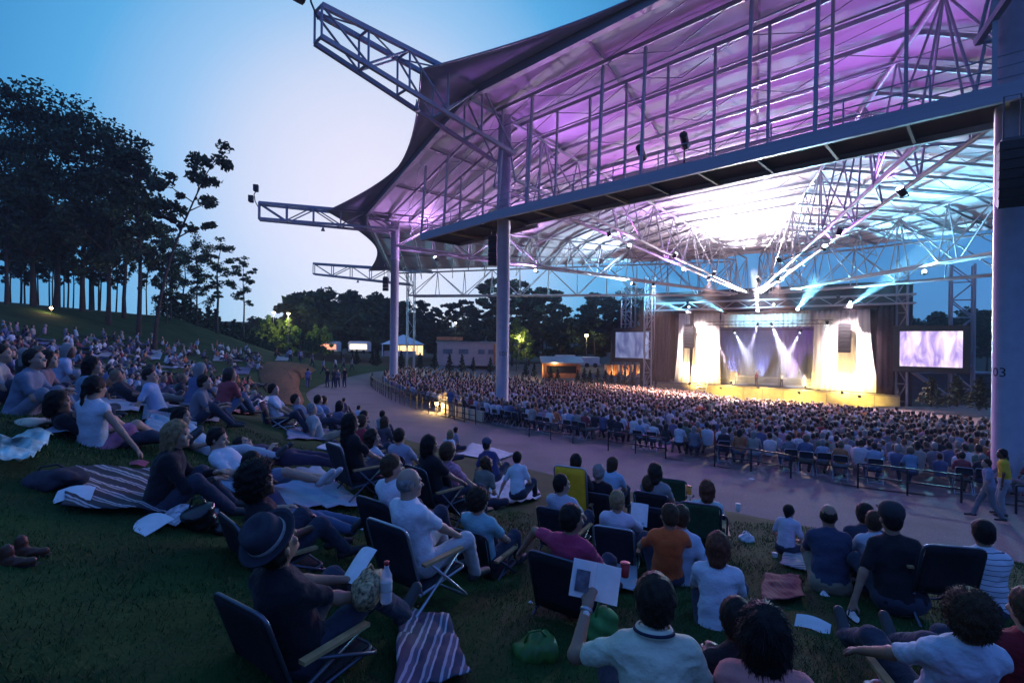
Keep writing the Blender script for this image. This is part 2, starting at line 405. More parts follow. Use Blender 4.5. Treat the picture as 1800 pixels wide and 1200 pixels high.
# cantilever arms reaching beyond the roof edge
M_LAMPH = mat('floodlight_case', (.02, .02, .025), .5, .1)
for i, (th, rc, zt, zb) in enumerate(LINES):
    if i in (4, 5): continue
    arm = empty('cantilever_arm', (0, 0, 0)); arm.parent = pav
    L = {0: 13.5, 1: 12.3, 2: 12.2, 3: 12}[i]; t = Vector((math.cos(R(th)), math.sin(R(th)), 0)); sd = Vector((-t.y, t.x, 0))
    if i == 0: t = Vector((math.cos(R(184)), math.sin(R(184)), 0)); sd = Vector((-t.y, t.x, 0))
    C = pol(th, rc); tipz = {0: 10.6, 1: 12.5, 2: 15.35, 3: 15.8}[i]; wz = .75
    def A(s, up, side):
        # three chords: a single rib pair on top, two below converging to the tip
        zt_ = (zt+.05)+(tipz-zt-.05)*(s/L)
        zb_ = (zb+1.6)+((tipz-1.45)-(zb+1.6))*(s/L)**.8
        return C+t*s+sd*side*(wz*.5+.55*(1-s/L))+Vector((0, 0, zt_ if up else zb_))
    ss = [0, .22*L, .42*L, .62*L, .81*L, L]
    for sdv in (-1, 1):
        mem('top_chord', A(-3, 1, sdv), A(L, 1, sdv), .13, arm, box=(.2, .24)); mem('bottom_chord', A(0, 0, sdv), A(L, 0, sdv), .12, arm, box=(.18, .22))
        for k, s in enumerate(ss):
            if k: mem('post', A(s, 0, sdv), A(s, 1, sdv), .06, arm)
            if k < len(ss)-1: mem('diagonal', A(s, k % 2, sdv), A(ss[k+1], 1-k % 2, sdv), .06, arm)
    for k, s in enumerate(ss):
        mem('cross_tie', A(s, 1, -1), A(s, 1, 1), .07, arm); mem('cross_tie', A(s, 0, -1), A(s, 0, 1), .07, arm)
        if k < len(ss)-1: mem('cross_brace', A(s, 1, -1 if k % 2 else 1), A(ss[k+1], 1, 1 if k % 2 else -1), .045, arm)
    # twin floodlights on a bent bracket at the tip
    tip = A(L, 1, 1)*.5+A(L, 1, -1)*.5
    br = MB().tube([tip-Vector((0, 0, .5)), tip+t*.35+Vector((0, 0, .15)), tip+t*.45+Vector((0, 0, .8)), tip+t*.2+Vector((0, 0, 1.25))], .045, 6)
    if i in (1, 2, 3):
        brk = br.build('floodlight_bracket', M_STEELD, arm, False, Matrix.Translation(-wp(arm)))
        for q in ((tip+t*.75+Vector((0, 0, .45))-sd*.3), (tip+t*.3+Vector((0, 0, 1.4)))):
            MB().box(q, (.42, .5, .55), R(th)).box(q-t*.05-Vector((0, 0, .3)), (.3, .3, .1), R(th)).build('floodlight', M_LAMPH, arm, False, Matrix.Translation(-wp(arm)))
    # bell horn hanging under the arm
    hq = A(.55*L, 0, 0)-Vector((0, 0, .25))
    MB().lathe([(.03, .25), (.05, .05), (.12, -.15), (.2, -.35)], hq, 12).build('horn_speaker', M_STEEL, arm, True, Matrix.Translation(-wp(arm)))
# roof deck panels between trusses, with purlins, rafters, and ring beam
def bay(i, t, r_, dz=0):
    """point of the deck: t across the bay i -> i+1, r_ as a share 0..1 of the way from the stage to the ring beam"""
    ra, rb = 4+(rring(i)-4)*r_, 4+(rring(i+1)-4)*r_
    a, b = rp_(i, ra), rp_(i+1, rb)
    p = a.lerp(b, t); p.z += dz + .25*math.sin(math.pi*t)*r_
    return p
NR, NC = 20, 3
for i in range(5):
    deck = empty('roof_bay', (0, 0, 0)); deck.parent = pav
    for j in range(NR):
        for k in range(NC):
            a, b = j/NR, (j+1)/NR; g = .006/NR
            vs = []
            for (tt, rr) in ((k/NC+.0006, a+g), ((k+1)/NC-.0006, a+g), ((k+1)/NC-.0006, b-g), (k/NC+.0006, b-g)): vs.append(bay(i, tt, rr, .02))
            cmid = sum(vs, Vector())/4; vs = [v-cmid for v in vs]
            m = MB().add(vs+[v+Vector((0, 0, .09)) for v in vs], [(3, 2, 1, 0), (4, 5, 6, 7), (0, 1, 5, 4), (1, 2, 6, 5), (2, 3, 7, 6), (3, 0, 4, 7)])
            m.build('deck_panel', M_DECK, deck, False, Matrix.Translation(cmid-wp(deck)))
        if j:
            mem('purlin', bay(i, 0, j/NR, -.13), bay(i, 1, j/NR, -.13), 0, deck, box=(.10, .22))
    for k in range(1, NC): mem('rafter', bay(i, k/NC, .06, -.10), bay(i, k/NC, 1, -.10), 0, deck, box=(.10, .14))
    for j in range(2, NR, 1):       # wind bracing rods and small king struts under the purlins
        for k in range(NC):
            if (j+k) % 2 == 0: mem('bracing_rod', bay(i, k/NC, j/NR, -.3), bay(i, (k+1)/NC, (j+1)/NR, -.3), .022, deck)
    for j in (4, 6, 8, 10, 12, 14, 16, 18, 19):          # trussed purlins
        n = 8
        mem('tie_chord', bay(i, 0, j/NR, -1.3), bay(i, 1, j/NR, -1.3), .045, deck)
        for k in range(n):
            mem('web', bay(i, k/n, j/NR, -.3 if k % 2 else -1.3), bay(i, (k+1)/n, j/NR, -1.3 if k % 2 else -.3), .028, deck)
    mem('ring_beam', bay(i, 0, 1, -.1), bay(i, 1, 1, -.1), 0, deck, box=(.35, .5))
    # fascia: fabric stretched from the ring beam to a cable that sags inward between the arms
    n = 24; vs = []
    for k in range(n+1):
        t = k/n; a = bay(i, t, .992, .14); out = (a-F); out.z = 0; out.normalize()
        w_ = .9+3.0*abs(2*t-1)**1.7
        b = a+out*w_; b.z = a.z-.10-.25*(1-abs(2*t-1))
        mid = a.lerp(b, .5); mid.z -= .06
        vs += [a, mid, b]
    up = [v+Vector((0, 0, .03)) for v in vs]; N = len(vs); fs = []
    for k in range(n):
        for q in (0, 1):
            f = (k*3+q, k*3+q+1, (k+1)*3+q+1, (k+1)*3+q); fs += [f, tuple(x+N for x in reversed(f))]
        fs += [(k*3+2, k*3+2+N, (k+1)*3+2+N, (k+1)*3+2)]
    MB().add(vs+up, fs).build('fascia', M_FASCIA, deck, True, Matrix.Translation(-wp(deck)))
    MB().tube([vs[k*3+2] for k in range(n+1)], .05, 6).build('edge_cable', M_STEEL, deck, True, Matrix.Translation(-wp(deck)))
# catwalk hung outboard of the columns
cw = empty('catwalk', (0, 0, 0)); cw.parent = pav
CW = [Vector((-6.9, 37.6, 7.75)), Vector((-.95, 30.7, 7.75)), Vector((16.6, 13.8, 7.75)), Vector((24.5, 5.5, 7.75))]
M_CWF = mat('catwalk_grating', (.03, .028, .03), .8, .2, 4)
M_CWB = mat('catwalk_strut', (.22, .16, .07), .7, .15, 3)
for s in range(3):
    a, b = CW[s], CW[s+1]; d = (b-a); L = d.length; d.normalize(); inn = Vector((-d.y, d.x, 0)) if Vector((-d.y, d.x, 0)).dot(F-a) > 0 else Vector((d.y, -d.x, 0))
    W = 2.5 if s else 3.4
    mem('edge_beam', a, b, 0, cw, box=(.18, .55)); mem('edge_beam', a+inn*W, b+inn*W, 0, cw, box=(.18, .5))
    nb = int(L/2.3)
    mem('grating', a+inn*W/2, b+inn*W/2, 0, cw, M_CWF, box=(W-.2, .06))
    for k in range(nb+1):
        p = a+d*(L*k/nb)
        if k < nb: mem('floor_joist', p+d*.3+Vector((0, 0, -.14)), p+d*.3+inn*W+Vector((0, 0, -.14)), 0, cw, M_CWB if k % 2 else M_CWF, box=(.1, .2))
        hz = 14.3 if s else 13.2
        if k % 3 != 2: mem('hanger', p+Vector((0, 0, .2)), p+inn*.35+Vector((0, 0, hz-7.75)), 0, cw, box=(.13, .13))
        mem('hanger', p+inn*W+Vector((0, 0, .2)), p+inn*(W+.2)+Vector((0, 0, hz-7.75)), 0, cw, box=(.12, .12))
        for q in (0, W): mem('rail_post', p+inn*q+d*.9+Vector((0, 0, .2)), p+inn*q+d*.9+Vector((0, 0, 1.2)), .03, cw)
    for h in (.5, .85, 1.2):
        for q in (.05, W-.05): mem('guard_rail', a+inn*q+Vector((0, 0, h)), b+inn*q+Vector((0, 0, h)), .028, cw)
# ============================================================ stage
EX, EY = Vector((.8, -.6, 0)), Vector((.6, .8, 0))
S0 = Vector((32.7, 65.25, 0)); SZ = -5.6; SRZ = math.atan2(-.6, .8)
def st(a, b, z): return S0+EX*a+EY*b+Vector((0, 0, z))
RSZ = Matrix.Rotation(SRZ, 3, 'Z')
def sbox(mb, a0, a1, b0, b1, z0, z1, mi=0): return mb.box(st((a0+a1)/2, (b0+b1)/2, (z0+z1)/2), (a1-a0, b1-b0, z1-z0), M=RSZ, mi=mi)
M_DRAPE = mat('black_drape', (.022, .012, .018), .95, .3, 3, .3, 6)
M_WHITE = mat('white_drape', (.78, .77, .74), .85, .05, 2)
M_STGF = mat('stage_floor', (.16, .15, .15), .35, .2, 2)
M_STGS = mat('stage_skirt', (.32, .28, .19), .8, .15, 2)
M_BACK = mat('backcloth', (.10, .12, .24), .9, .25, .35)
stage = empty('stage', st(0, 0, -8.2), label='raised concert stage with yellow-lit front skirt and black housing', cat='stage')
def spart(name, mb, m, smooth=False, parent=stage, **k): return mb.build(name, m, parent, smooth, Matrix.Translation(-wp(parent)), **k)
spart('deck', sbox(MB(), -14.2, 14.2, 0, 15, SZ-.25, SZ), M_STGF)
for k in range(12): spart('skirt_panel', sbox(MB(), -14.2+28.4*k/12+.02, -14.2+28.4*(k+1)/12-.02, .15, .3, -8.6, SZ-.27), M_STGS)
spart('rear_wall', sbox(MB(), -17, 15.3, 15.1, 15.5, -8.6, 7.5), M_BACK)
spart('side_wall', sbox(MB(), -17, -16.6, .5, 15, -8.6, 7.5), M_BLACK); spart('side_wall', sbox(MB(), 14.95, 15.3, 1.9, 15, -8.6, 7.5), M_BLACK)
spart('roof', sbox(MB(), -17, 15.3, .5, 15.4, 7.0, 7.4), M_BLACK)
# header truss box above the opening
hd = empty('header_truss', (0, 0, 0)); hd.parent = stage; hd.location = (0, 0, 0)
for z in (4.75, 5.75):
    for b in (-.9, .3): mem('chord', st(-15.5, b, z), st(15.5, b, z), .09, hd)
for k in range(20):
    a, a2 = -15.5+31*k/20, -15.5+31*(k+1)/20
    mem('brace', st(a, -.9, 4.75 if k % 2 else 5.75), st(a2, -.9, 5.75 if k % 2 else 4.75), .045, hd); mem('tie', st(a, -.9, 4.75), st(a, .3, 4.75), .04, hd)
spart('valance', sbox(MB(), -15.6, 13.7, .55, .75, 4.3, 7.2), M_DRAPE)
# drapery: pleated sheets
def drape(name, a0, a1, b, z0, z1, m, flare0=0., flare1=0., amp=.18, pleat=.55, label=None):
    n = max(8, int((a1-a0)/.09)); nz = 10; vs = []; fs = []
    for j in range(nz+1):
        t = j/nz; z = z0+(z1-z0)*t; fl = (1-t)**2.2
        for k in range(n+1):
            s = k/n; a = (a0-flare0*fl)+((a1+flare1*fl)-(a0-flare0*fl))*s
            ph = 2*math.pi*(a1-a0)*s/pleat
            vs.append(st(a, b+amp*(.5+.5*t*.3)*math.sin(ph+.6*math.sin(3*s*5))-fl*.35, z))
    for j in range(nz):
        for k in range(n): fs.append((j*(n+1)+k, j*(n+1)+k+1, (j+1)*(n+1)+k+1, (j+1)*(n+1)+k))
    me = mesh_from(name, vs, fs, m, smooth=True); o = link(name, me, label=label, cat='curtain', group='stage drapes')
    sm = o.modifiers.new('s', 'SOLIDIFY'); sm.thickness = .03
    return o
drape('curtain', -16.6, -12.2, .2, SZ, 4.6, M_DRAPE, label='dark maroon wing curtain between the small grey screen and the stage')
drape('curtain', 12.0, 13.7, .2, SZ, 4.6, M_DRAPE, label='dark maroon wing curtain between the stage and the bright screen')
drape('curtain', -11.3, -9.7, 1.0, SZ, 4.5, M_WHITE, .5, .1, label='narrow white curtain strip outside the hanging speaker, smaller screen side')
drape('curtain', -9.3, -5.8, 1.4, SZ, 4.5, M_WHITE, .25, .3, label='broad white curtain behind the hanging speaker, smaller screen side')
drape('curtain', 5.6, 9.9, 1.4, SZ, 4.5, M_WHITE, .3, .1, label='broad white curtain behind the hanging speaker, bright screen side')
drape('curtain', 10.0, 11.3, 1.0, SZ, 4.5, M_WHITE, .05, 1.1, label='flared white curtain at the stage edge nearest the bright screen')
drape('curtain', -5.7, 5.5, 2.2, 2.3, 4.6, M_WHITE, label='white valance strip across the top of the stage opening')
drape('curtain', -9.5, 10.5, 13.5, SZ, 5.5, M_BACK, amp=.1, label='deep blue backcloth at the rear of the stage')
# lighting trusses over the stage
M_TRD = mat('black_truss', (.03, .03, .03), .5, .1)
def ltruss(a0, a1, b, z, label):
    e = empty('lighting_truss', st(0, b, z), label=label, cat='truss', group='stage lighting trusses')
    for dz in (0, .45): mem('chord', st(a0, b, z+dz), st(a1, b, z+dz), .035, e, M_TRD)
    n = 22
    for k in range(n): mem('web', st(a0+(a1-a0)*k/n, b, z+(.45 if k % 2 else 0)), st(a0+(a1-a0)*(k+1)/n, b, z+(0 if k % 2 else .45)), .02, e, M_TRD)
    return e
ltruss(-7.5, 7.6, 1.0, 2.6, 'front black lighting truss below the white valance')
ltruss(-7.0, 7.0, 5.0, 2.0, 'rear black lighting truss deeper over the stage')
# lit stage lamps: moving heads
M_GLOW = emis('lamp_glow', (.75, .9, 1), 18); M_GLOWW = emis('lamp_glow_warm', (1, .72, .35), 14)
M_BEAM = bpy.data.materials.new('stage_haze'); M_BEAM.use_nodes = True; _t = M_BEAM.node_tree; _t.nodes.remove(_t.nodes['Principled BSDF'])
_pv = _t.nodes.new('ShaderNodeVolumePrincipled'); _pv.inputs['Density'].default_value = .02; _pv.inputs['Color'].default_value = (.9, .9, 1, 1); _pv.inputs['Anisotropy'].default_value = .2
_t.links.new(_pv.outputs[0], _t.nodes['Material Output'].inputs['Volume'])
M_BEAMH = M_BEAM.copy(); M_BEAMH.node_tree.nodes[_pv.name].inputs['Density'].default_value = .045
NHEAD = [0]
def moving_head(loc, target, col, energy, size, label, beam=0, rad=.16, glow=None, bs=None, name='stage_lamp', group='lit stage lamps', blend=.5):
    loc = Vector(loc); d = (Vector(target)-loc).normalized()
    e = empty(name, loc, label=label, cat='lamp', group=group)
    q = d.to_track_quat('Z', 'Y').to_matrix()
    MB().lathe([(rad*.7, -.42), (rad, -.38), (rad*1.05, -.02), (rad*.98, 0), (rad*.9, -.02)], (0, 0, 0), 14, M=q).build('housing', M_BLACK, e, True)
    MB().lathe([(rad*.85, -.02), (rad*.8, .02), (rad*.4, .06)], (0, 0, 0), 14, M=q).build('lens', glow or M_GLOW, e, True)
    MB().tube([q @ Vector((rad*1.15, 0, -.2)), q @ Vector((rad*1.15, 0, -.5)), q @ Vector((-rad*1.15, 0, -.5)), q @ Vector((-rad*1.15, 0, -.2))], .03, 6).build('yoke', M_BLACK, e)
    lamp('lamp', 'SPOT', loc+d*(.7 if name == 'added_roof_lamp' else .12), energy, col, e, Vector(target), size, blend, .45 if name == 'added_roof_lamp' else rad*.5)
    if beam:
        r1 = math.tan(R((bs or size)/2))*beam*1.05
        MB().lathe([(.05, 0), (r1, beam)], loc+d*.1, 20, M=q)  .build('light_beam', M_BEAMH if bs else M_BEAM, None, True, kind='stuff')
    return e
CY_, PK, PU, WM, BL = (.22, .72, 1), (.95, .30, .72), (.55, .2, 1), (1, .74, .34), (.22, .3, 1)
def hdr(u, v, b=-3.6):
    # header lamp seen at u, v on the plane b
    d = ray(u, v); n = EY; t = (st(0, b, 0)).dot(n)/d.dot(n); return d*t
def deckpt(u, v, z): d = ray(u, v); return d*(z/d.z)
moving_head(hdr(1332, 546), deckpt(1318, 370, 12.4), (1, .88, .95), 90000, 60, 'middle blazing lamp on the header, aimed at the white-hot roof patch', 9, .22, bs=7)
moving_head(hdr(1272, 548), deckpt(1120, 468, 11.3), CY_, 45000, 62, 'blazing lamp on the header, second from the small grey screen', 10, .2, bs=13)
moving_head(hdr(1208, 548), deckpt(960, 462, 11.2), CY_, 45000, 64, 'blazing lamp on the header end by the small grey screen', 11, .2, bs=11)
moving_head(hdr(1402, 543), deckpt(1560, 330, 11.5), CY_, 75000, 56, 'blazing lamp on the header between the middle lamp and the hanging projector', 9, .2, bs=11)
moving_head(hdr(1494, 537), deckpt(1690, 400, 10.3), CY_, 52000, 60, 'large dark lamp on the header end by the bright screen, beam toward the pillar', 14, .34, bs=11)
# lamps added under the truss bottom chords to colour the roof, mostly purple and pink
def on_truss(i, r_): th, rc, zt, zb = LINES[i]; return pol(th, r_, ZF_BOT+(zb-ZF_BOT)*(r_-3)/(rc-3)-.45)
for i, r_, tu, tz_, col, en, lab in ((2, 30, (1180, 130), 14.5, (.66, .14, .85), 6000, 'added magenta roof lamp far out on the truss to the numbered 101 column'),
                                   (2, 20, (1060, 250), 13.6, (.6, .22, 1), 8000, 'added violet roof lamp midway on the truss to the 101 column'),
                                   (3, 30, (1480, 110), 14.5, (.62, .12, .85), 4500, 'added magenta roof lamp far out on the truss to the 103 column'),
                                   (1, 30, (760, 330), 12.5, (.8, .45, 1), 14000, 'added pink roof lamp on the truss to the slim end column'),
                                   (1, 18, (900, 420), 11.6, (.6, .85, 1), 16000, 'added pale blue roof lamp near the stage end of the end truss'),
                                   (3, 16, (1450, 260), 13.0, (1, .72, .62), 16000, 'added amber roof lamp near the stage end of the 103 truss'),
                                   (2, 40, (1000, 90), 15, (.6, .22, .95), 2600, 'added violet roof lamp at the outer end of the truss beside the numbered middle column'), (3, 42, (1400, 20), 15, (.55, .2, .95), 2200, 'added violet roof lamp at the outer end of the truss by the pillar'), (1, 41, (700, 370), 12.4, (.75, .4, 1), 3000, 'added violet roof lamp at the outer end of the truss to the slim end column'),
                                   (4, 22, (1690, 300), 11.5, CY_, 22000, 'added cyan roof lamp on the truss behind the 103 column')):
    moving_head(on_truss(i, r_), deckpt(tu[0], tu[1], tz_), col, en, 155, lab, 0, .18, name='added_roof_lamp', group='added roof wash lamps', blend=1)
# lamps that light the stage itself
for a, b, z, ta, tb, tz_, col, en, sz, lab in (
    (-8.6, -2.2, SZ+.15, -8.2, 1.4, SZ+1.6, (1, .66, .22), 2600, 120, 'warm footlight before the broad curtain, smaller screen side'), (8.8, -2.2, SZ+.15, 8.8, 1.4, SZ+1.6, (1, .66, .22), 2600, 120, 'warm footlight before the broad curtain, bright screen side'),
    (0, -2.6, SZ+.1, 0, 1.5, SZ-.1, (1, .66, .16), 1500, 130, 'warm footlight in the middle of the stage lip'), (-4.5, -2.4, SZ-.3, -4.5, .3, SZ-1.2, (1, .68, .14), 1500, 130, 'added warm lamp for the skirt beside the stage steps'), (4.5, -2.4, SZ-.3, 4.5, .3, SZ-1.2, (1, .68, .14), 2000, 130, 'added warm lamp for the skirt between the middle and the bright screen'), (10.5, -2.4, SZ-.3, 10.5, .3, SZ-1.2, (1, .68, .14), 1500, 130, 'added warm lamp for the skirt end by the bright screen'),  # the skirt lamps are added to make the skirt glow yellow
    (-4.5, 3.2, SZ+.2, -4, 9, SZ+1.2, (1, .72, .2), 2200, 140, 'added warm lamp on the stage floor before the drums'), (4.5, 3.2, SZ+.2, 4, 9, SZ+1.2, (1, .72, .2), 2600, 140, 'added warm lamp on the stage floor before the bright-screen-side riser'),  # floor lamps added to tint the low smoke yellow
    (-8.0, -5.5, 5.2, -8.4, 1.4, -.5, (1, .80, .86), 16000, 52, 'added white lamp for the curtain, smaller screen side'), (8.6, -5.5, 5.2, 9.6, 1.4, -.5, (1, .80, .86), 16000, 52, 'added white lamp for the curtain, bright screen side'), (0, -5.5, 5.4, 0, 2.2, 3.4, (.35, .75, 1), 7000, 70, 'cyan lamp on the header for the valance')):  # the white pair is added to brighten the curtains
    moving_head(st(a, b, z), st(ta, tb, tz_), col, en, sz, lab, 0, .13, M_GLOWW if z < 0 else None, blend=.8)
for a, b, z, ta, tb, tz_, col, en, bm, sz, lab in (
    (-.9, 1.0, 2.4, -3.5, 3, SZ, (.8, .75, 1), 19500, 8.0, 18, 'bright lamp on the front truss just left of its hanging cluster'),
    (.9, 1.0, 2.4, 3.5, 4, SZ, (.95, .9, 1), 35100, 8.0, 24, 'brightest lamp on the front truss beside the hanging cluster'),
    (7.0, 1.0, 2.5, 6.6, 5, SZ, (.75, .9, 1), 19500, 8.0, 18, 'lamp at the bright screen end of the front truss'),
    (-4.6, 5.0, 1.6, -1.2, 6, SZ, (.75, .8, 1), 19500, 7.5, 22, 'lamp on the rear truss throwing a beam to the stage middle'),
    (3.6, 5.0, 1.6, .3, 6, SZ, (.8, .75, 1), 19500, 7.5, 20, 'lamp on the rear truss crossing beams with its twin'),
    (-7.0, 5.5, .3, -5.0, 5.5, SZ, (1, .7, .8), 12480, 6, 16, 'low pink lamp at the small screen side of the stage'),
    (7.6, 5.0, .2, 5.5, 5.5, SZ, (1, .7, .8), 12480, 6, 18, 'low pink lamp at the bright screen side of the stage'),
    (-2.0, 10, SZ+.4, -2.0, 11, 1, BL, 6000, 5, 60, 'blue uplight at the rear of the stage near the drums'),
    (2.0, 10, SZ+.4, 2.0, 11, 1, PU, 6000, 5, 60, 'violet uplight at the rear of the stage behind the players'),
    (-6.0, 10, SZ+.4, -6.0, 12, 1, BL, 6000, 5, 60, 'blue uplight at the rear stage corner, small screen side'),
    (6.0, 10, SZ+.4, 6.0, 12, 1, PU, 6000, 5, 60, 'violet uplight at the rear stage corner, bright screen side')):
    moving_head(st(a, b, z), st(ta, tb, tz_), col, en, sz, lab, bm, .14)
MB().add([st(a, b, z) for z in (SZ+.03, 3.5) for a, b in ((-9, 2.6), (9.5, 2.6), (9.5, 13.2), (-9, 13.2))], [(0, 3, 2, 1), (4, 5, 6, 7), (0, 1, 5, 4), (1, 2, 6, 5), (2, 3, 7, 6), (3, 0, 4, 7)]).build('smoke', M_BEAM, None, False, kind='stuff', label='pale theatre smoke hanging over the stage', cat='smoke')
M_BEAM.node_tree.nodes[_pv.name].inputs['Density'].default_value = .075
for a, col, en, lab in ((-9, (1, .55, .60), 42000, 'added audience lamp on the header at the small screen side'), (1.5, (1, .62, .62), 48000, 'added audience lamp in the middle of the header'), (9.5, (1, .55, .60), 42000, 'added audience lamp on the header at the bright screen side')):  # lamps added at the header to brighten and rim the front rows
    moving_head(st(a, -1.8, 5.0), st(a*1.2, -12, -7), col, en, 80, lab, 0, .14, name='added_audience_lamp', group='added audience lamps', blend=1)
# lamps added under the roof trusses in place of light bounced off the roof
for i, r_, th, rr, col, en, lab in ((1, 15, 205, 15, (1, .58, .50), 110000, 'added lamp under the truss to the slim end column, aimed at the front rows'), (2, 14, 228, 14, (1, .60, .50), 120000, 'added lamp under the middle truss, aimed at the front rows'), (3, 14, 250, 14, (1, .60, .50), 120000, 'added lamp under the truss toward the picture-edge pillar, aimed at the front rows'), (2, 33, 232, 27, (.85, .5, .8), 4500, 'added lamp far out under the middle truss, aimed at the middle rows'), (3, 33, 247, 27, (.85, .5, .8), 4500, 'added lamp far out toward the picture-edge pillar, aimed at the middle rows')):
    moving_head(on_truss(i, r_), pol(th, rr, -7.4), col, en, 84, lab, 0, .16, name='added_house_lamp', group='added house lamps', blend=1)
for i, r_, th, rr, en, lab in ((2, 19, 240, 18, 19000, 'added white roof lamp midway out on the middle truss, by the white-hot patch'), (3, 19, 238, 18, 19000, 'added white roof lamp midway out toward the pillar, by the white-hot patch'), (2, 27, 240, 26, 7000, 'added white roof lamp farther out on the middle truss, above the catwalk line'), (3, 28, 238, 27, 7000, 'added white roof lamp farther out toward the pillar, above the catwalk line')):  # white lamps added to widen the bright patch on the deck
    p0 = on_truss(i, r_); dv = pol(239, r_, 0)-pol(LINES[i][0], r_, 0); p1 = p0+dv.normalized()*2.6-Vector((0, 0, .3))
    e = moving_head(p1, pol(th, rr, 12.6), (1, .90, .96), en, 120, lab, 0, .16, name='added_roof_lamp', group='added roof wash lamps', blend=1)
    MB().tube([p0+Vector((0, 0, .4))-p1, Vector((0, 0, -.35))], .05, 6).build('bracket', M_STEELD, e)
# hanging line-array speakers
def line_array(c, n, w_, h, dp, rz, label, curve=.05):
    e = empty('line_array_speaker', c, rz, label=label, cat='speaker', group='hanging speakers')
    for k in range(n):
        z = -h*k/n; MB().box((0, -curve*dp*0+.002*k*k*curve*10, z-h/n/2), (w_, dp, h/n*.94), M=Matrix.Rotation(curve*k, 3, 'X')).build('cabinet', M_BLACK, e)
    MB().box((0, 0, .06), (w_*.8, dp*.8, .08)).tube([(-w_*.3, 0, .1), (-w_*.3, 0, 1.4), (w_*.3, 0, 1.4), (w_*.3, 0, .1)], .025, 6).build('rigging_frame', M_STEELD, e)
    return e
line_array(st(-9.3, -.6, 2.6), 8, 1.25, 3.2, .7, SRZ, 'black line array speaker hung before the white curtain near the small screen')
line_array(st(8.9, -.6, 2.5), 8, 1.25, 3.3, .7, SRZ, 'black line array speaker hung before the white curtain near the bright screen')
p = at(868, 416, 34.0); line_array(p, 7, .62, 1.9, .5, R(-20), 'slim curved black speaker column hung beside the 101 column', .06)
p = at(1779, 250, 15.0); line_array(p, 7, .62, 1.9, .5, R(-35), 'black speaker column hung on the pillar at the picture edge', .07)
p = at(678, 488, 49); line_array(p, 4, .5, 1.3, .4, 0, 'small black speaker on the slim end column')
# side screens on lattice towers
def screen_mat(name, c0, c1, strength, scale):
    m = bpy.data.materials.new(name); m.use_nodes = True; t = m.node_tree; b = t.nodes['Principled BSDF']; b.inputs['Base Color'].default_value = (.02, .02, .02, 1)
    tc = t.nodes.new('ShaderNodeTexCoord'); mp = t.nodes.new('ShaderNodeMapping'); mp.inputs['Scale'].default_value = (.9, 1, .28); mp.inputs['Rotation'].default_value = (0, .35, 0)
    n = t.nodes.new('ShaderNodeTexNoise'); n.inputs['Scale'].default_value = scale; n.inputs['Detail'].default_value = 6; n.inputs['Distortion'].default_value = .8
    t.links.new(tc.outputs['Object'], mp.inputs[0]); t.links.new(mp.outputs[0], n.inputs['Vector'])
    rp = t.nodes.new('ShaderNodeValToRGB'); e = rp.color_ramp.elements; e[0].position = .38; e[1].position = .68; e[0].color = c0+(1,); e[1].color = c1+(1,)
    t.links.new(n.outputs[0], rp.inputs[0]); t.links.new(rp.outputs[0], b.inputs['Emission Color']); b.inputs['Emission Strength'].default_value = strength
    return m
def side_screen(a, label, m):
    z0, z1 = -2.3, 1.6
    e = empty('video_screen', st(a, -.5, z0), SRZ, label=label, cat='screen', group='side video screens')
    MB().box((0, .25, 1.95), (6.5, .35, 5.2)).build('surround', M_BLACK, e)
    MB().box((0, .04, 1.95), (5.3, .04, 3.9)).build('picture', m, e)
    return e
side_screen(-17.9, 'small grey-blue video screen between the trees and the stage', screen_mat('screen_dim', (.07, .09, .24), (.30, .36, .62), 1.0, .7))
side_screen(16.75, 'bright pink-white video screen on its tower beside the stage', screen_mat('screen_bright', (.30, .20, .55), (1.0, .82, .95), 1.5, 1.2))
M_PINKST = M_STEEL
def tower(a, b, w_, z0, z1, label, n=9):
    e = empty('lattice_tower', st(a, b, z0), label=label, cat='tower', group='lattice towers beside the stage')
    for i in (-1, 1):
        for j in (-1, 1): mem('leg', st(a+i*w_/2, b+j*w_/2, z0), st(a+i*w_/2, b+j*w_/2, z1), .13, e)
    h = (z1-z0)/n
    for k in range(n):
        s = 1 if k % 2 else -1
        for j in (-1, 1): mem('brace', st(a-s*w_/2, b+j*w_/2, z0+h*k), st(a+s*w_/2, b+j*w_/2, z0+h*(k+1)), .07, e)
        mem('brace', st(a-w_/2, b-s*w_/2, z0+h*k), st(a-w_/2, b+s*w_/2, z0+h*(k+1)), .07, e)
        mem('tie', st(a-w_/2, b-w_/2, z0+h*k), st(a+w_/2, b-w_/2, z0+h*k), .07, e)
    return e
tower(-15.2, -.4, 1.1, -8.4, 9.8, 'pale lattice tower between the small grey screen and the stage')
tower(-19.4, 1.6, 1.6, -8.4, 8.5, 'broad lattice tower behind the small grey screen')
tower(14.3, 1.2, 1.0, -8.4, 9.8, 'pale lattice tower between the stage and the bright screen')
tower(19.6, 3.0, 1.9, -8.6, 9.0, 'broad lattice tower behind the bright screen')
e = empty('raking_strut', st(19, 2, -8.5), label='long steel strut slanting down below the bright screen', cat='strut')
mem('tube', st(14.9, 1.6, -2.6), st(21.5, 3.6, -8.3), .25, e); mem('tube', st(14.8, 1.6, -2.2), st(20.5, 3.0, -2.2), .22, e)
e = empty('raking_strut', st(-19, 2, -8.5), label='steel strut slanting down below the small grey screen', cat='strut')
mem('tube', st(-15.6, .6, -3.4), st(-21.5, 2.2, -8.3), .2, e)
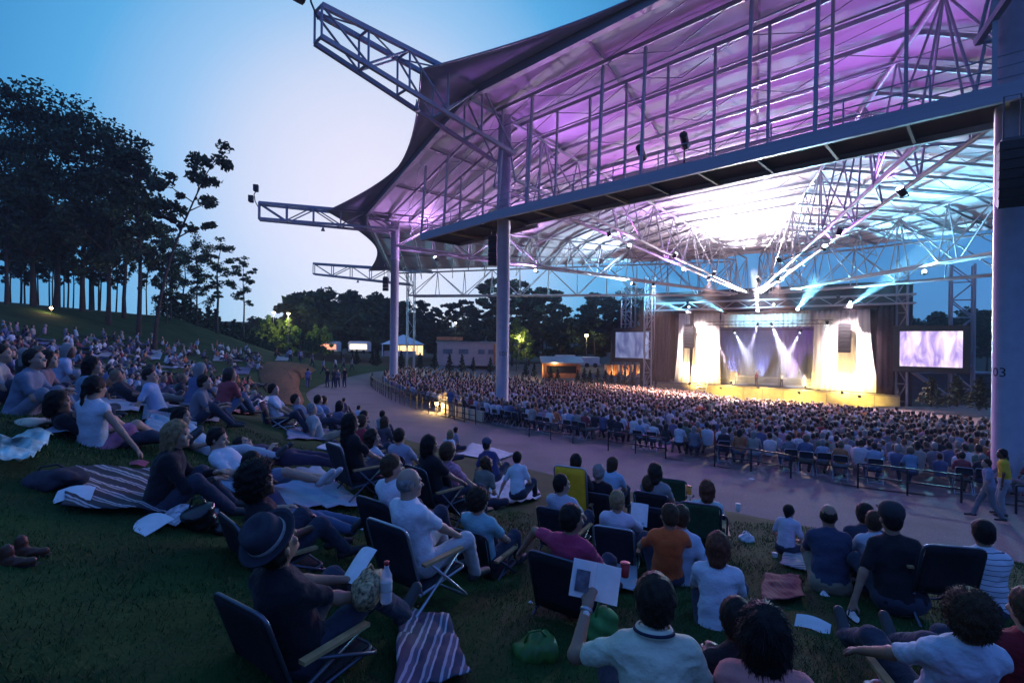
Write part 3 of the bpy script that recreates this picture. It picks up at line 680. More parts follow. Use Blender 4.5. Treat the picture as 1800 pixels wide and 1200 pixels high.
# performers' gear
def riser(a, b, w_, dp, h, lab):
    e = empty('stage_riser', st(a, b, SZ), label=lab, cat='riser', group='stage risers')
    spart('platform', sbox(MB(), a-w_/2, a+w_/2, b-dp/2, b+dp/2, SZ+h-.12, SZ+h), M_STGF, parent=e); spart('front', sbox(MB(), a-w_/2+.05, a+w_/2-.05, b-dp/2+.05, b+dp/2-.05, SZ, SZ+h-.13), M_BLACK, parent=e)
riser(-2.2, 8.2, 6, 2.5, .9, 'dark riser with the drums on the smaller screen side'); riser(4.6, 8.2, 6.5, 2.5, .9, 'dark riser behind the players on the bright screen side')
dk = empty('drum_kit', st(-2.2, 8.2, SZ+.9), label='drum kit with cymbals on the dark riser', cat='drums')
M_DRUM = mat('drum_shell', (.25, .22, .35), .3, .1); M_CYMB = mat('cymbal_brass', (.7, .5, .2), .25, .1, metal=1)
def dpart(n, mb, m): return mb.build(n, m, dk, True)
dpart('bass_drum', MB().lathe([(.33, -.25), (.35, -.2), (.35, .2), (.33, .25)], (0, 0, .36), 18, M=Matrix.Rotation(R(90), 3, 'X')), M_DRUM)
for x, y, z in ((-.35, .1, .85), (.35, .1, .85), (.75, .5, .55), (-.7, .5, .6)): dpart('drum', MB().lathe([(.18, -.13), (.19, -.1), (.19, .12), (.18, .14)], (x, y, z), 16), M_DRUM)
for x, y, z in ((-.8, 0, 1.3), (.8, 0, 1.35), (.2, .5, 1.5)):
    dpart('cymbal', MB().lathe([(.25, 0), (.1, .02), (.03, .05)], (x, y, z), 16), M_CYMB); dpart('stand', MB().tube([(x, y, 0), (x, y, z)], .012, 5), M_STEELD)
for k, (a, b, lab) in enumerate(((-5.2, 7, 'black amplifier stack at the drum side of the stage'), (1.2, 8.4, 'black amplifier stack between the two risers'), (8.2, 6.5, 'black amplifier stack at the bright screen side'))):
    e = empty('amplifier', st(a, b, SZ), SRZ, label=lab, cat='amplifier', group='amplifiers on stage')
    for j in range(2): MB().box((0, 0, .32+.62*j), (.75, .4, .6)).build('cabinet', M_BLACK, e)
    MB().box((0, 0, 1.4), (.7, .3, .25)).build('amplifier_head', M_STEELD, e)
for a, b in ((-1.5, 3.2), (1.6, 3.0), (4.2, 3.6)):
    e = empty('microphone_stand', st(a, b, SZ), label='black microphone stand at the front of the stage', cat='microphone stand', group='microphone stands')
    MB().tube([(0, 0, 0), (0, 0, 1.2), (.1, -.25, 1.55)], .015, 5).lathe([(.18, 0), (.05, .04)], (0, 0, 0), 10).build('stand', M_BLACK, e); MB().lathe([(.02, 0), (.03, .06), (.03, .1)], (.1, -.27, 1.55), 8).build('microphone', M_STEELD, e)
# steps up the stage front
e = empty('stage_steps', st(-7.6, -.8, -8.2), label='pale steps leading up to the stage front', cat='steps')
for k in range(6): spart('tread', sbox(MB(), -8.2, -7.0, -1.7+.25*k, -1.45+.25*k, -8.1+.4*k, -8.02+.4*k), M_WHITE, parent=e)
for a in (-8.25, -6.95): mem('stringer', st(a, -1.8, -8.2), st(a, 0, -5.6), 0, e, M_WHITE, box=(.06, .2))
# ============================================================ trees
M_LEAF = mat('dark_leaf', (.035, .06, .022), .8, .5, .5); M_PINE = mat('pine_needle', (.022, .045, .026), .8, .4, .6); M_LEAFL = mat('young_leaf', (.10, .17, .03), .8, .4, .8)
def leaf_quads(cl, per, size, flat=.7):
    """cl: list of (centre, radius); quads scattered through each clump"""
    C = np.repeat(np.array([c for c, r_ in cl]), per, 0); Rr = np.repeat(np.array([r_ for c, r_ in cl]), per)
    N = len(C); d = rng.normal(size=(N, 3)); d /= np.linalg.norm(d, axis=1)[:, None]; d *= (rng.random(N)**.45*Rr)[:, None]; d[:, 2] *= flat
    P = C+d; u = rng.normal(size=(N, 3)); u /= np.linalg.norm(u, axis=1)[:, None]; v = np.cross(u, rng.normal(size=(N, 3))); v /= np.linalg.norm(v, axis=1)[:, None]
    s = size*(.6+.8*rng.random(N))[:, None]
    V = np.stack([P-u*s-v*s*.45, P+u*s*.2-v*s*.6, P+u*s+v*s*.3, P-u*s*.2+v*s*.6], 1).reshape(-1, 3)
    return V, np.arange(4*N).reshape(-1, 4)
def tree_meshes(name, h, base, spread, seed, kind='broad', leafsize=.2, per=70, nl=9, lean=0.0):
    rg = random.Random(seed); tr = MB(); cl = []
    pts = [Vector((lean*h*.35*(k/8)**2+.03*h*math.sin(k*.9+seed)*k/8*.5, .02*h*math.cos(k*1.3+seed)*k/8, h*.97*k/8)) for k in range(9)]
    r0 = h*.0072+.05
    tr.tube([pts[0]-Vector((0, 0, 1.0))]+pts, [r0*1.5]+[r0*(1.25 if k == 0 else 1-.85*k/8) for k in range(9)], 8)
    def onT(z):
        k = min(7.999, max(0, z/(h*.97)*8)); i = int(k); return pts[i].lerp(pts[i+1], k-i)
    for k in range(nl):
        t = (k+.5)/nl; z = h*(base+(1-base)*t*.93); a = k*2.4+rg.uniform(-.5, .5)
        if kind == 'pine': L = spread*(1.0-.55*t)*rg.uniform(.55, 1.1); up = .12
        else: L = spread*(math.sin(math.pi*(.22+.7*t)))*rg.uniform(.65, 1.15); up = .55
        p0 = onT(z*(.93 if kind != 'pine' else 1)); p1 = p0+Vector((math.cos(a)*L*.55, math.sin(a)*L*.55, L*up*.7)); p2 = p0+Vector((math.cos(a)*L, math.sin(a)*L, L*up))
        tr.tube([p0, p1, p2], [r0*.42*(1-t*.5), r0*.25*(1-t*.5), .02], 5)
        cr = spread*(.29 if kind != 'pine' else .24)
        for q in range(4):
            f = rg.uniform(.45, 1.05); c = p0.lerp(p2, f)+Vector((rg.uniform(-1, 1), rg.uniform(-1, 1), rg.uniform(-.4, .6)))*cr*.9
            cl.append((tuple(c), cr*rg.uniform(.5, 1.05)))
            if q < 2: tr.tube([p1, c], [r0*.15, .015], 4, caps=False)
    cl.append((tuple(pts[-1]), spread*.28))
    V, T = leaf_quads(cl, per, leafsize, .6 if kind == 'pine' else .72)
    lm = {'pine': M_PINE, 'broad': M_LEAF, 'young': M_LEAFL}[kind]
    return tr.mesh('trunk', M_BARK, True), mesh_from('crown', V, T, lm), h
TREES = {'oak0': tree_meshes('oak', 20, .22, 4.6, 3, per=78, nl=17, leafsize=.17), 'oak1': tree_meshes('oak', 20, .25, 4.0, 11, per=74, nl=16, leafsize=.17), 'oak2': tree_meshes('oak', 20, .18, 5.4, 23, per=90, nl=18, leafsize=.17),
         'thin': tree_meshes('thin', 20, .36, 2.9, 31, per=60, nl=11, leafsize=.2), 'lean': tree_meshes('lean', 20, .55, 2.9, 5, per=60, nl=9, lean=.85),
         'pine0': tree_meshes('pine', 20, .42, 4.2, 41, 'pine', .34, 75, 18), 'pine1': tree_meshes('pine', 20, .3, 4.8, 47, 'pine', .36, 80, 19),
         'bush0': tree_meshes('bush', 20, .10, 8.5, 53, 'broad', .6, 110, 15), 'bush1': tree_meshes('bush', 20, .12, 7.5, 59, 'broad', .6, 105, 14), 'young': tree_meshes('young', 20, .15, 6.0, 67, 'young', .55, 60, 11)}
ORD = ['first', 'second', 'third', 'fourth', 'fifth', 'sixth', 'seventh', 'eighth', 'ninth', 'tenth', '11th', '12th', '13th']+['%dth' % k for k in range(14, 21)]+['21st', '22nd', '23rd']+['%dth' % k for k in range(24, 31)]+['31st', '32nd', '33rd']+['%dth' % k for k in range(34, 41)]+['41st', '42nd', '43rd']+['%dth' % k for k in range(44, 51)]+['51st', '52nd', '53rd']+['%dth' % k for k in range(54, 61)]+['61st', '62nd', '63rd']+['%dth' % k for k in range(64, 100)]
def tree(kind, u, v, vtop, d, label, name='tall_tree', group=None, z=None, wide=1.0, rz=None):
    p = at(u, v, d); zb = p.z if z is None else z
    h = ((600+(u-900)*ROLL)-vtop)*d/FPX-zb; tm, cm, h0 = TREES[kind]; s = h/h0
    e = empty(name, (p.x, p.y, zb), rnd.uniform(0, 6.28) if rz is None else rz, label=label, cat='tree', group=group)
    e.scale = (s*wide, s*wide, s)
    link('trunk', tm, e); link('crown', cm, e)
    return e
G1 = 'tall trees above the lawn'
for k, u, v, vt, d, wd, lab in (
    ('oak2', 58, 556, 146, 50, 1.05, 'tallest broad dark tree at the picture edge above the lawn crowd'), ('oak0', 12, 552, 215, 47, 1.0, 'dark tree at the very picture edge, shorter than its tall neighbour'),
    ('oak1', 100, 558, 165, 54, 1.15, 'tall dark tree directly behind the small lamp glowing on the lawn crest'), ('oak2', 145, 560, 176, 52, 1.1, 'tall domed dark tree third along the lawn crest'),
    ('oak0', 190, 566, 215, 50, 1.1, 'dense dark tree whose crown steps down toward the sky gap'), ('thin', 218, 568, 260, 56, 1.1, 'slim dark tree squeezed behind the dense crest trees'),
    ('lean', 272, 584, 240, 46, 1.0, 'lone leaning tree with open branches reaching toward the pavilion'), ('thin', 244, 574, 245, 50, 1.2, 'slim tree with ragged crown just behind the leaning tree'),
    ('oak1', 300, 578, 408, 64, 1.1, 'lower dark tree just beyond the leaning tree'), ('oak1', 345, 580, 410, 66, 1.0, 'medium dark tree in the lower row toward the pavilion'), ('thin', 382, 582, 415, 66, 1.5, 'medium open tree near the end of the lower row'),
    ('thin', 428, 586, 450, 74, 1.2, 'small slender tree standing alone at the end of the row'), ('oak0', 160, 560, 290, 64, 1.2, 'half hidden dark tree behind the domed crest tree'), ('oak0', 60, 552, 260, 66, 1.3, 'half hidden dark tree behind the tallest crest tree'),
    ('thin', 322, 580, 430, 70, 1.3, 'thin tree between the two medium trees of the lower row')):
    tree(k, u, v, vt, d, lab, group=G1, wide=wd, rz=.2 if k == 'lean' else None, z=(ground(at(u, v, d).x, at(u, v, d).y)-.05) if d < 58 else None)
for k, u in enumerate(sorted(rnd.uniform(0, 300) for _ in range(26))):
    d = rnd.uniform(60, 78)
    tree('thin', u, 556+u*.07, rnd.uniform(330, 400), d, '%s slim trunk of the wood behind the crest trees, counted from the picture edge' % ORD[k], 'woodland_tree', 'woodland trunks behind the crest trees', wide=.75)
NT_ = {}
for i, (k, u, vt, d, wd) in enumerate((('bush0', 445, 560, 118, 1.3), ('bush1', 521, 519, 120, 1.0), ('bush0', 575, 512, 116, 1.2), ('bush1', 620, 516, 118, 1.1), ('bush0', 660, 520, 112, 1.2), ('bush0', 480, 562, 124, 1.5), ('bush1', 548, 546, 125, 1.4), ('bush0', 600, 545, 110, 1.4), ('bush1', 690, 535, 115, 1.3),
    ('pine0', 742, 528, 118, 1.0), ('pine1', 765, 540, 112, 1.1), ('pine0', 792, 533, 120, 1.0), ('pine1', 815, 527, 116, 1.2), ('pine0', 836, 540, 112, 1.1), ('bush1', 715, 548, 120, 1.2), ('bush0', 780, 570, 125, 1.5), ('bush0', 850, 565, 125, 1.5),
    ('pine1', 866, 489, 92, 1.3), ('pine0', 900, 492, 94, 1.3), ('pine1', 955, 506, 92, 1.5), ('pine0', 930, 520, 96, 1.3), ('pine1', 985, 535, 98, 1.3), ('bush0', 1010, 560, 108, 1.2), ('pine1', 1046, 515, 100, 1.3), ('pine0', 1075, 522, 98, 1.5), ('pine1', 1110, 505, 106, 1.2), ('bush1', 1080, 565, 106, 1.5), ('bush0', 960, 570, 110, 1.5), ('pine0', 1135, 525, 108, 1.2), ('pine0', 1030, 540, 110, 1.2),
    ('bush0', 1600, 560, 120, 1.2), ('bush1', 1650, 552, 118, 1.2), ('bush0', 1700, 545, 112, 1.3), ('bush1', 1735, 550, 116, 1.2), ('bush0', 1560, 570, 125, 1.2), ('bush1', 1780, 540, 110, 1.4))):
    wh = 'beyond the bright screen' if u > 1500 else 'behind the orange booth' if u > 860 else 'beyond the snack buildings' if u > 700 else 'beyond the lit trailers'
    NT_[k[:4]+wh] = NT_.get(k[:4]+wh, -1)+1
    tree(k, u, 618, vt, d, ('dark pine' if 'pine' in k else 'dark round-crowned tree')+' in the far wood '+wh+', %s along' % ORD[NT_[k[:4]+wh]], 'far_tree', 'far wood '+wh, z=-5, wide=wd)
# young trees lit yellow by the street lamps
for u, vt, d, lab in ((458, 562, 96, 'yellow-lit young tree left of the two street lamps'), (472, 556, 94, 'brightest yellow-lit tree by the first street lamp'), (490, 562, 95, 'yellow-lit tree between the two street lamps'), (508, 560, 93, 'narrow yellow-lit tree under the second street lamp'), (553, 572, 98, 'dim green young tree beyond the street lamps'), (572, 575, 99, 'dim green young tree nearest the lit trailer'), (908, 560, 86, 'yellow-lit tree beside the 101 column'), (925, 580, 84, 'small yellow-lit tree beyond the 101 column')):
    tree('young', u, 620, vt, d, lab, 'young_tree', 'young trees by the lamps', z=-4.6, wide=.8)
# small conifers of the hedges
V, T = leaf_quads([((.25*math.cos(k*2.2)*(1-k/14), .25*math.sin(k*2.2)*(1-k/14), .15+k*.13), .42*(1-k/15)) for k in range(14)], 60, .07)
SHR = mesh_from('foliage', V, T, mat('shrub_leaf', (.022, .04, .02), .85, .4, 3)); SHS = MB().tube([(0, 0, -.1), (0, 0, 1.6)], .04, 5).mesh('stem', M_BARK)
def shrub(p, h, label, group, wide=1.0):
    e = empty('conifer_shrub', p, rnd.uniform(0, 6), label=label, cat='shrub', group=group); e.scale = (h/2*wide, h/2*wide, h/2); link('foliage', SHR, e); link('stem', SHS, e); return e
for k in range(26):
    u = 288+k*11+rnd.uniform(-3, 3); d = 66+k*.9; v = 578+(u-288)*.15; p = at(u, v, d)
    p.z = ground(p.x, p.y)-.1 if polar(p.x, p.y)[0] > 162 else p.z
    shrub(p, rnd.uniform(3.2, 4.6)*(1 if u < 470 else .75), 'dark conifer in the far lawn hedge, %s counted from the leaning tree' % ORD[k], 'hedge row at the far lawn edge', 1.3)
for k_, (u, v, d) in enumerate(((627, 640, 60), (655, 641, 60), (664, 642, 59), (705, 646, 58), (738, 648, 58), (764, 648, 58), (790, 652, 57), (812, 652, 57), (832, 652, 58), (862, 654, 58))):
    shrub(at(u, v, d), rnd.uniform(1.7, 2.4), '%s small conifer in the row before the pink building, counted from the trailers' % ORD[k_], 'conifers before the pink building')
for k_, (u, v, d) in enumerate(((924, 662, 66), (939, 662, 66), (968, 668, 67), (980, 668, 67), (1015, 672, 68), (1027, 673, 68), (1037, 674, 69), (1051, 674, 69), (1064, 675, 70), (1075, 676, 70), (1088, 677, 71), (1098, 677, 71), (1111, 678, 72))):
    shrub(at(u, v, d), rnd.uniform(1.7, 2.3), '%s small conifer in the row before the orange booth, counted from the 101 column' % ORD[k_], 'conifers before the orange booth')
for u, v, d, lab in ((1637, 712, 50, 'dark shrub below the bright screen, by the strut'), (1682, 712, 48, 'larger dark shrub under the bright screen corner'), (1722, 716, 46, 'dark shrub beside the 103 column under the screen')):
    shrub(at(u, v, d), 3.0, lab, 'shrubs under the bright screen', 1.6)

# ============================================================ buildings beyond the seats
M_PINKW = mat('pink_block', (.42, .33, .36), .85, .08, 1.5, .2, 12); M_SIGNW = mat('window_dark', (.10, .12, .18), .3, .3, 2); M_ORANGE = mat('orange_timber', (.42, .16, .07), .7, .2, 2, .2, 20)
M_TENT = mat('white_tent', (.7, .7, .72), .7, .05); M_GREYW = mat('grey_wall', (.25, .25, .27), .8, .15, 1); M_METALR = mat('ribbed_metal', (.45, .45, .48), .4, .1, 2)
M_LIT = emis('lit_interior', (1, .62, .28), 2.2); M_LITR = emis('lit_sign_red', (1, .35, .22), 1.6); M_LITW = emis('lit_sign_white', (1, .85, .6), 2.5)
def bldg(name, u0, u1, v0, v1, d, depth, label, cat='building', rz=0.0):
    a, b = at(u0, v1, d), at(u1, v1, d); w_ = b.x-a.x; h = (v1-v0)*d/FPX
    e = empty(name, ((a.x+b.x)/2, d, a.z), rz, label=label, cat=cat); return e, w_, h
e, w_, h = bldg('snack_building', 768, 872, 602, 642, 84, 7, 'pink-walled snack building with serving windows beyond the seats')
MB().box((0, 3.5, h/2), (w_, 7, h)).build('wall', M_PINKW, e); MB().box((0, 3.5, h+.12), (w_+.4, 7.4, .25)).build('parapet', M_GREYW, e); MB().box((-w_*.33, 4, h+.7), (w_*.4, 5, .6)).build('upper_roof', M_ORANGE, e)
for x, wd in ((-w_*.32, 1.7), (-w_*.05, 1.7), (w_*.25, 1.2), (w_*.42, 1.2)):
    f = MB().box((x, -.04, h*.62), (wd, .1, .9)).build('window', M_GREYW, e); MB().box((x, -.10, h*.62), (wd-.2, .04, .7)).build('pane', M_SIGNW, f)
MB().box((w_*.5-.3, -.08, h*.5), (.25, .15, h*.9)).build('pilaster', M_ORANGE, e)
e, w_, h = bldg('party_tent', 672, 733, 592, 626, 92, 6, 'white peaked tent with a lit inside behind the end column', 'tent')
MB().add([(-w_/2-.3, -.3, h*.62), (w_/2+.3, -.3, h*.62), (w_/2+.3, 6.3, h*.62), (-w_/2-.3, 6.3, h*.62), (0, 3, h*1.15)], [(0, 1, 4), (1, 2, 4), (2, 3, 4), (3, 0, 4), (3, 2, 1, 0)]).build('canopy', M_TENT, e)
for x in (-w_/2, 0, w_/2):
    for y in (0, 6): MB().box((x, y, h*.31), (.15, .15, h*.62)).build('pole', M_TENT, e)
MB().box((w_*.1, 5.8, h*.3), (w_*.8, .1, h*.5)).build('lit_back_wall', M_LIT, e); MB().box((0, .3, .5), (w_*.9, .6, 1.0)).build('counter', M_PINKW, e)
for u0, u1, lab, m in ((556, 592, 'white snack trailer with red and white lit menu, first beyond the lawn', M_LITR), (612, 646, 'snack trailer with long white lit window near the walkway', M_LITW)):
    e, w_, h = bldg('snack_trailer', u0, u1, 600, 620, 100, 3, lab, 'trailer')
    MB().box((0, 1.3, h*.55), (w_, 2.6, h*.8)).box((0, 1.3, h*1.0), (w_*.9, 2.4, .15)).build('body', M_TENT, e); MB().box((.1, -.05, h*.55), (w_*.86, .08, h*.42)).build('lit_window', m, e)
    MB().box((0, -.5, h*.86), (w_*.9, .9, .06), M=Matrix.Rotation(R(12), 3, 'X')).build('awning', M_TENT, e)
    for x in (-w_*.3, w_*.3): MB().lathe([(.3, -.1), (.32, 0), (.3, .1)], (x, 0, .3), 14, M=Matrix.Rotation(R(90), 3, 'X')).build('wheel', M_BLACK, e)
e, w_, h = bldg('ticket_booth', 955, 1020, 634, 664, 74, 4, 'orange timber booth with ribbed metal roof and dark counter opening', 'booth')
MB().box((-w_*.46, 1.8, h*.42), (.5, 3.6, h*.84)).box((w_*.46, 1.8, h*.42), (.5, 3.6, h*.84)).box((0, 3.5, h*.42), (w_*.9, .2, h*.84)).box((0, .1, h*.14), (w_*.88, .2, h*.28)).box((0, .1, h*.78), (w_*.88, .2, h*.12)).build('wall', M_ORANGE, e)
MB().box((0, .9, h*.5), (w_*.86, .1, h*.46)).build('opening', M_BLACK, e)  # black panel standing in for the shade inside the booth
rf = MB().add([(-w_*.56, -.7, h*.86), (w_*.6, -.7, h*.86), (w_*.6, 4.2, h*1.14), (-w_*.56, 4.2, h*1.14), (-w_*.56, -.7, h*.93), (w_*.6, -.7, h*.93), (w_*.6, 4.2, h*1.22), (-w_*.56, 4.2, h*1.22)], [(3, 2, 1, 0), (4, 5, 6, 7), (0, 1, 5, 4), (1, 2, 6, 5), (2, 3, 7, 6), (3, 0, 4, 7)]).build('roof', M_METALR, e)
for k in range(15): MB().box((-w_*.54+k*w_*1.12/14, 1.75, h*1.09), (.06, 4.9, .06), M=Matrix.Rotation(math.atan2(h*.29, 4.9), 3, 'X')).build('rib', M_METALR, rf)
q = lamp('booth_lamp', 'POINT', (-w_*.2, -.9, h*.8), 120, WM); q.parent = e
q = lamp('booth_lamp', 'POINT', (-w_*.62, 1, h*.5), 200, WM); q.parent = e
e, w_, h = bldg('equipment_truck', 975, 1056, 622, 642, 88, 3, 'pale flat service trailers parked behind the orange booth', 'trailer')
MB().box((-w_*.26, 1.2, h*.55), (w_*.42, 2.4, h*.7)).box((w_*.25, 1.2, h*.45), (w_*.45, 2.4, h*.6)).box((0, 1.2, h*.12), (w_, 2.2, .3)).build('body', M_TENT, e)
for x in (-.4, -.25, .2, .38): MB().lathe([(.38, -.12), (.4, 0), (.38, .12)], (x*w_, -.05, .1), 14, M=Matrix.Rotation(R(90), 3, 'X')).build('wheel', M_BLACK, e)
e, w_, h = bldg('uplit_fence', 1062, 1165, 640, 664, 86, 1, 'board fence glowing yellow from uplights below the small screen', 'fence')
for k in range(26): MB().box((-w_/2+w_*(k+.5)/26, 0, h/2), (w_/26*.82, .12, h)).build('board', M_ORANGE if k % 3 else M_PINKW, e)
for k in range(4): q = lamp('uplight', 'SPOT', Vector((e.location.x-w_*.36+k*w_*.24, e.location.y-.8, e.location.z+.3)), 260, (1, .66, .2), e, Vector((e.location.x-w_*.36+k*w_*.24, e.location.y+.2, e.location.z+h*.8)), 110, .8, .1)
for u0, u1, v0, v1, d, lab in ((440, 505, 622, 640, 66, 'low grey wall at the far end of the lawn'), ):
    e, w_, h = bldg('low_wall', u0, u1, v0, v1, d, .4, lab, 'wall')
    MB().box((0, .2, h*.4), (w_, .35, h*.9)).build('wall_body', M_GREYW, e); MB().box((0, .2, h*.88), (w_+.1, .5, .1)).build('coping', M_METALR, e)
e, w_, h = bldg('dark_shed', 1575, 1750, 655, 720, 82, 6, 'dark low shed behind the bright screen tower')
MB().box((0, 4, h/2), (w_, 8, h)).build('wall', mat('shed_wall', (.05, .045, .05), .9, .3, 1), e); MB().box((0, 4, h+.1), (w_+.6, 8.6, .25)).build('roof', M_GREYW, e)
# street lamps
def street_lamp(u, vtop, d, zb, col, en, label, r_=.25):
    p = at(u, vtop, d); e = empty('street_lamp', (p.x, p.y, zb), label=label, cat='street lamp', group='lit street lamps'); h = p.z-zb
    MB().tube([(0, 0, 0), (0, 0, h*.5), (0, 0, h+.15)], [.09, .07, .05], 8).build('pole', M_STEELD, e)
    MB().lathe([(.05, r_*1.1), (r_*1.3, r_*.6), (r_*1.35, r_*.4)], (0, 0, h), 12).build('hood', M_STEELD, e, True)
    MB().lathe([(r_*.4, -r_*.9), (r_*.9, -r_*.4), (r_, .1), (r_*.7, r_*.3)], (0, 0, h), 12).build('globe', emis('lamp_%d' % u, col, 30), e, True)
    lamp('lamp', 'POINT', Vector((p.x, p.y-.6, p.z-.5)), en, col, e, radius=.2)
street_lamp(481, 549, 100, -4.6, (1, .82, .5), 700, 'street lamp glowing above the yellow-lit trees, first of the pair'); street_lamp(507, 551, 91, -4.6, (1, .85, .4), 1500, 'street lamp shining right on the narrow yellow-lit tree')
street_lamp(801, 567, 112, -4.6, (1, .85, .7), 150, 'small far street lamp among the pines over the pink building', .2); street_lamp(1031, 589, 96, -4.6, (1, .85, .45), 500, 'round street lamp glowing between the booth and the small screen', .36)
street_lamp(912, 590, 84, -4.6, (1, .75, .35), 700, 'lamp lighting the tree beside the 101 column', .2)
p = on_ground(90, 552); e = empty('ground_lamp', p, label='small bright lamp glowing on the lawn crest under the tallest trees', cat='lamp')
MB().tube([(0, 0, 0), (0, 0, .5)], .03, 6).build('stake', M_STEELD, e); MB().lathe([(.06, -.08), (.13, 0), (.06, .1)], (0, 0, .55), 10).build('globe', emis('warm_lamp', (1, .65, .3), 60), e, True); lamp('lamp', 'POINT', p+Vector((0, -.25, .55)), 60, (1, .6, .25), e)
# ============================================================ railings along the walkway
M_RAIL = mat('black_rail', (.02, .02, .025), .45, .1)
def railing(pts, h, label, group, bars=(1.0, .5), closed=True, post_every=None):
    o = pts[0]; e = empty('railing', o, label=label, cat='railing', group=group)
    for p in pts: MB().tube([p-o, p-o+Vector((0, 0, h))], .028, 6).build('post', M_RAIL, e)
    for f in bars: MB().tube([p-o+Vector((0, 0, h*f)) for p in pts], .026, 6).build('rail', M_RAIL, e)
    return e
def onp(u, v): p = on_ground(u, v); return p
for pts, lab in ((((930, 768), (968, 774), (1007, 780)), 'two-bar black railing below the 101 column, farthest of the straight ones'), (((1069, 792), (1117, 798), (1170, 806)), 'two-bar black railing behind the people in wheelchairs, second from the far end'),
                 (((1256, 820), (1320, 829), (1390, 842)), 'two-bar black railing in the middle of the walkway edge'), (((1508, 858), (1595, 870), (1690, 884)), 'two-bar black railing nearest the 103 column'), (((1786, 905), (1840, 914), (1900, 925)), 'railing end at the picture edge beyond the 103 column')):
    railing([onp(*q) for q in pts], .78, lab, 'straight railings on the walkway edge')
def arc(t0, t1, dr, n): return [pol(t0+(t1-t0)*k/n, rin(t0+(t1-t0)*k/n)+dr, -4.37) for k in range(n+1)]
railing(arc(193, 221, .35, 22), .95, 'long curving railing round the far seats', 'curved railings'); railing(arc(193, 223, -.8, 12), .9, 'inner railing behind the last far row', 'curved railings')
railing(arc(222.3, 229, .5, 6), .95, 'railing beside the glowing step light', 'curved railings'); railing(arc(222.3, 231.5, -1.2, 8), .95, 'inner railing beside the entry steps', 'curved railings')
e = empty('step_light', pol(222.8, rin(222.8)-.35, -4.38), label='glowing low lamp at the entry steps by the curving railing', cat='lamp')
MB().box((0, 0, .2), (.14, .14, .4)).build('post', M_STEELD, e); MB().lathe([(.08, -.07), (.12, 0), (.08, .07)], (0, 0, .48), 10).build('globe', emis('step_glow', (1, .6, .2), 40), e, True); lamp('lamp', 'POINT', e.location+Vector((.1, -.3, .5)), 260, (1, .62, .2), e)
e = empty('entry_wall', pol(225, rin(225)-.5, -4.4), label='low pale wall at the entry steps lit by the step lamp', cat='wall')
for k in range(7): a, b = pol(223.2+k*.75, rin(223+k*.75)-.55), pol(223.9+k*.75, rin(224+k*.75)-.55); MB().box(((a+b)/2-Vector((e.location.x, e.location.y, 0))+Vector((0, 0, .28))), ((b-a).length*.92, .15, .56), math.atan2(b.y-a.y, b.x-a.x)).build('block', mat('pale_block', (.5, .42, .3), .8, .1), e)
# ============================================================ people: smooth implicit bodies meshed with surface nets
V3 = lambda *a: np.array(a, dtype=float)
def rotm(ax, deg): return np.array(Matrix.Rotation(R(deg), 3, ax))
def unit(v): n = np.linalg.norm(v); return v/n if n > 1e-9 else v
class Field:
    def __init__(s, h): s.h = h; s.p = []
    def cap(s, a, b, ra, rb, k=.03, sq=None):
        """tapered limb; sq=(axis, factor) flattens it along an axis"""
        s.p.append(('c', np.array(a, float), np.array(b, float), ra, rb, k, sq)); return s
    def ell(s, c, r_, Rm=None, k=.03): s.p.append(('e', np.array(c, float), np.array(r_, float), np.eye(3) if Rm is None else Rm, 0, k, None)); return s
    def cut(s, p, n): s.p.append(('x', np.array(p, float), unit(np.array(n, float)), 0, 0, 0, None)); return s
    def solve(s, disp=None):
        h = s.h; lo = np.full(3, 1e9); hi = -lo; bb = []
        for q in s.p:
            if q[0] == 'c': m = max(q[3], q[4]); a, b = np.minimum(q[1], q[2])-m, np.maximum(q[1], q[2])+m
            elif q[0] == 'e': m = q[2].max(); a, b = q[1]-m, q[1]+m
            else: bb.append(None); continue
            pad = q[5]+2.5*h; bb.append((a-pad, b+pad)); lo = np.minimum(lo, a); hi = np.maximum(hi, b)
        lo -= 4*h+.02; hi += 4*h+.02; n = np.ceil((hi-lo)/h).astype(int)+1
        D = np.full(n, .5, np.float32); g = [lo[i]+h*np.arange(n[i]) for i in range(3)]
        for q, b in zip(s.p, bb):
            if b is None:
                X = (g[0]-q[1][0])[:, None, None]*q[2][0]+(g[1]-q[1][1])[None, :, None]*q[2][1]+(g[2]-q[1][2])[None, None, :]*q[2][2]
                D = np.maximum(D, X.astype(np.float32)); continue
            i0 = np.maximum(0, ((b[0]-lo)/h).astype(int)); i1 = np.minimum(n, ((b[1]-lo)/h).astype(int)+2)
            sl = tuple(slice(i0[i], i1[i]) for i in range(3))
            P = np.stack(np.meshgrid(*[g[i][sl[i]] for i in range(3)], indexing='ij'), -1)
            if q[0] == 'c':
                ab = q[2]-q[1]; L = ab@ab+1e-12; t = np.clip(((P-q[1])@ab)/L, 0, 1); v = P-q[1]-t[..., None]*ab
                if q[6] is not None: ax, f = q[6]; v = v+((v@ax)*(1/f-1))[..., None]*ax
                d = np.sqrt((v*v).sum(-1))-(q[3]+(q[4]-q[3])*t)
            else:
                v = (P-q[1])@q[3]; k0 = np.sqrt(((v/q[2])**2).sum(-1))+1e-9; k1 = np.sqrt(((v/q[2]**2)**2).sum(-1))+1e-9; d = k0*(k0-1)/k1
            o = D[sl]; k = q[5]; hh = np.maximum(k-np.abs(o-d), 0)/k; D[sl] = np.minimum(o, d)-hh*hh*k*.25
        if disp is not None:
            m = np.abs(D) < 3*h; idx = np.argwhere(m); D[m] += disp(lo+idx*h).astype(np.float32)
        return nets(D, lo, h)
